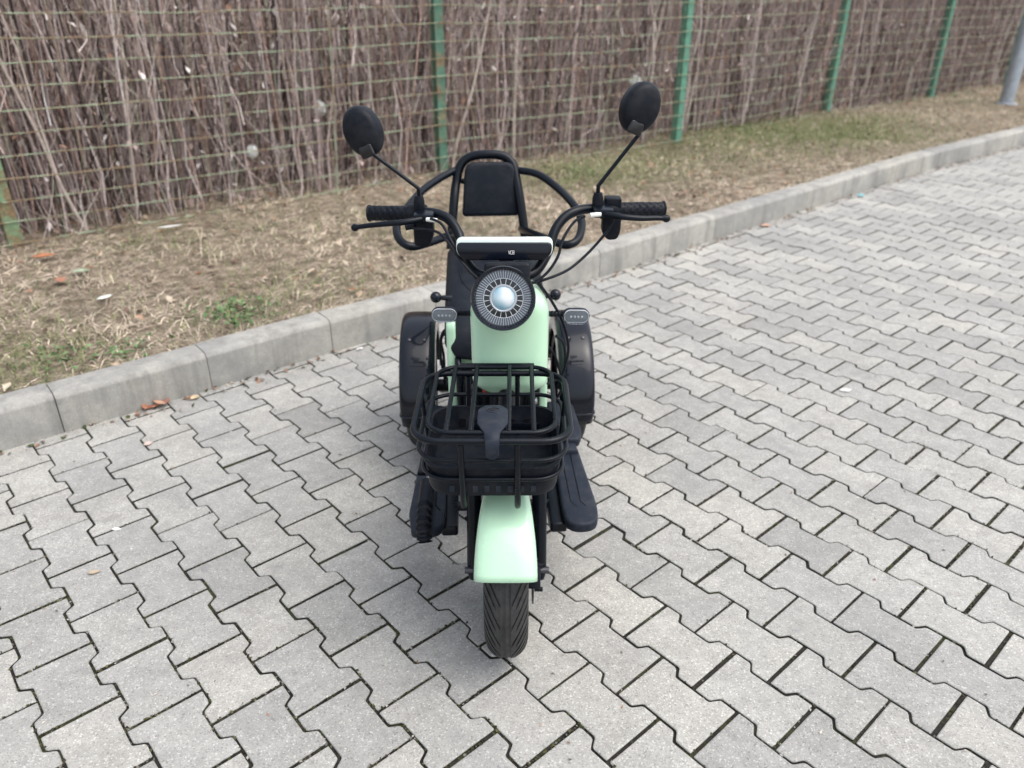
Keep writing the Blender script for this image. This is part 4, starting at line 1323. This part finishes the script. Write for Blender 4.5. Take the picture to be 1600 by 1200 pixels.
ob = tw.build('dry_stalk', M['bits'])
at = ob.data.attributes.new('col', 'FLOAT_COLOR', 'FACE')
at.data.foreach_set('color', np.tile(np.array([(.2, .15, .12, 1)]), (len(ob.data.polygons), 1)).astype(np.float32).ravel())
tag(ob, 'thin dry stalk arching against the front of the kerb', 'stalk')
for (x, y, z, r, lab) in ((-1.25, 5.25, .62, .05, 'white plastic scrap caught in the hedge left of the left mirror'), (1.02, 7.0, .60, .06, 'white plastic bag scrap caught in the hedge by the right mirror'), (-1.62, 4.95, .40, .045, 'pale rag caught low in the hedge near the left post')):
    mb = MB(); vs = []
    for i in range(7):
        for j in range(10):
            a, e = 2 * pi * j / 10, pi * (i + .01) / 6.02
            rr = r * (.7 + .4 * prs.random())
            vs.append((x + rr * sin(e) * cos(a), y + rr * sin(e) * sin(a) * .5, z + rr * cos(e)))
    mb.add(vs, [(i * 10 + j, i * 10 + (j + 1) % 10, (i + 1) * 10 + (j + 1) % 10, (i + 1) * 10 + j) for i in range(6) for j in range(10)])
    tag(mb.build('plastic_scrap', M['white_plastic'], flat=True), lab, 'litter')

# crumbs, needles and grit along the kerb foot and in the joints
n = 800
x = rng.uniform(-2.2, 6, n); d = -np.abs(rng.normal(0, .035, n)) - .002
y = kerb_y(x) + d / .765
P = np.stack([x, y, rng.uniform(.001, .008, n)], 1)
quads(n, P, rng.uniform(.004, .018, n), .3, palette(n, [(.16, .09, .06), (.25, .15, .10), (.07, .06, .05), (.35, .30, .24), (.06, .08, .03)], [.25, .25, .2, .15, .15]), 'kerb_debris', M['bits'], 1.8)
n = 900
x = rng.uniform(-2, 4, n); y = rng.uniform(.6, 5, n); ok = kerb_dist(x, y) < -.01; x, y = x[ok], y[ok]; n = len(x)
P = np.stack([x, y, np.full(n, .0022)], 1)
quads(n, P, rng.uniform(.002, .006, n), .15, palette(n, [(.55, .54, .5), (.10, .09, .08), (.28, .17, .12), (.4, .36, .3)], [.25, .35, .2, .2]), 'grit', M['bits'], 2.2)
# moss cushions in the joints
mv = []
n = 36000
pick = [s_ for s_ in stones if s_[3]][:420]
x = []; y = []
for k in range(n):
    _, sx_, sy_, _ = pick[prs.randrange(len(pick))]
    if lump(np.array(sx_), np.array(sy_), 2.2) < -.1 and prs.random() < .8: continue
    e = prs.choice((-1, 1)); t = prs.uniform(-.08, .08)
    if prs.random() < .6:
        u, v = t, e * PV_L / 2
    else:
        u, v = e * .0805, prs.choice((-1, 1)) * prs.uniform(.06, .1)
    x.append(sx_ + ct * u - st_ * v); y.append(sy_ + st_ * u + ct * v)
x = np.array(x) + rng.normal(0, .0021, len(x)); y = np.array(y) + rng.normal(0, .0021, len(y)); n = len(x)
P = np.stack([x, y, rng.uniform(-.0055, .0004, n)], 1)
quads(n, P, rng.uniform(.002, .0075, n), .7, palette(n, [(.05, .055, .02), (.09, .085, .04), (.04, .035, .025), (.16, .15, .13), (.32, .30, .27)], [.28, .17, .38, .12, .05]), 'joint_moss', M['bits'], 1.3)
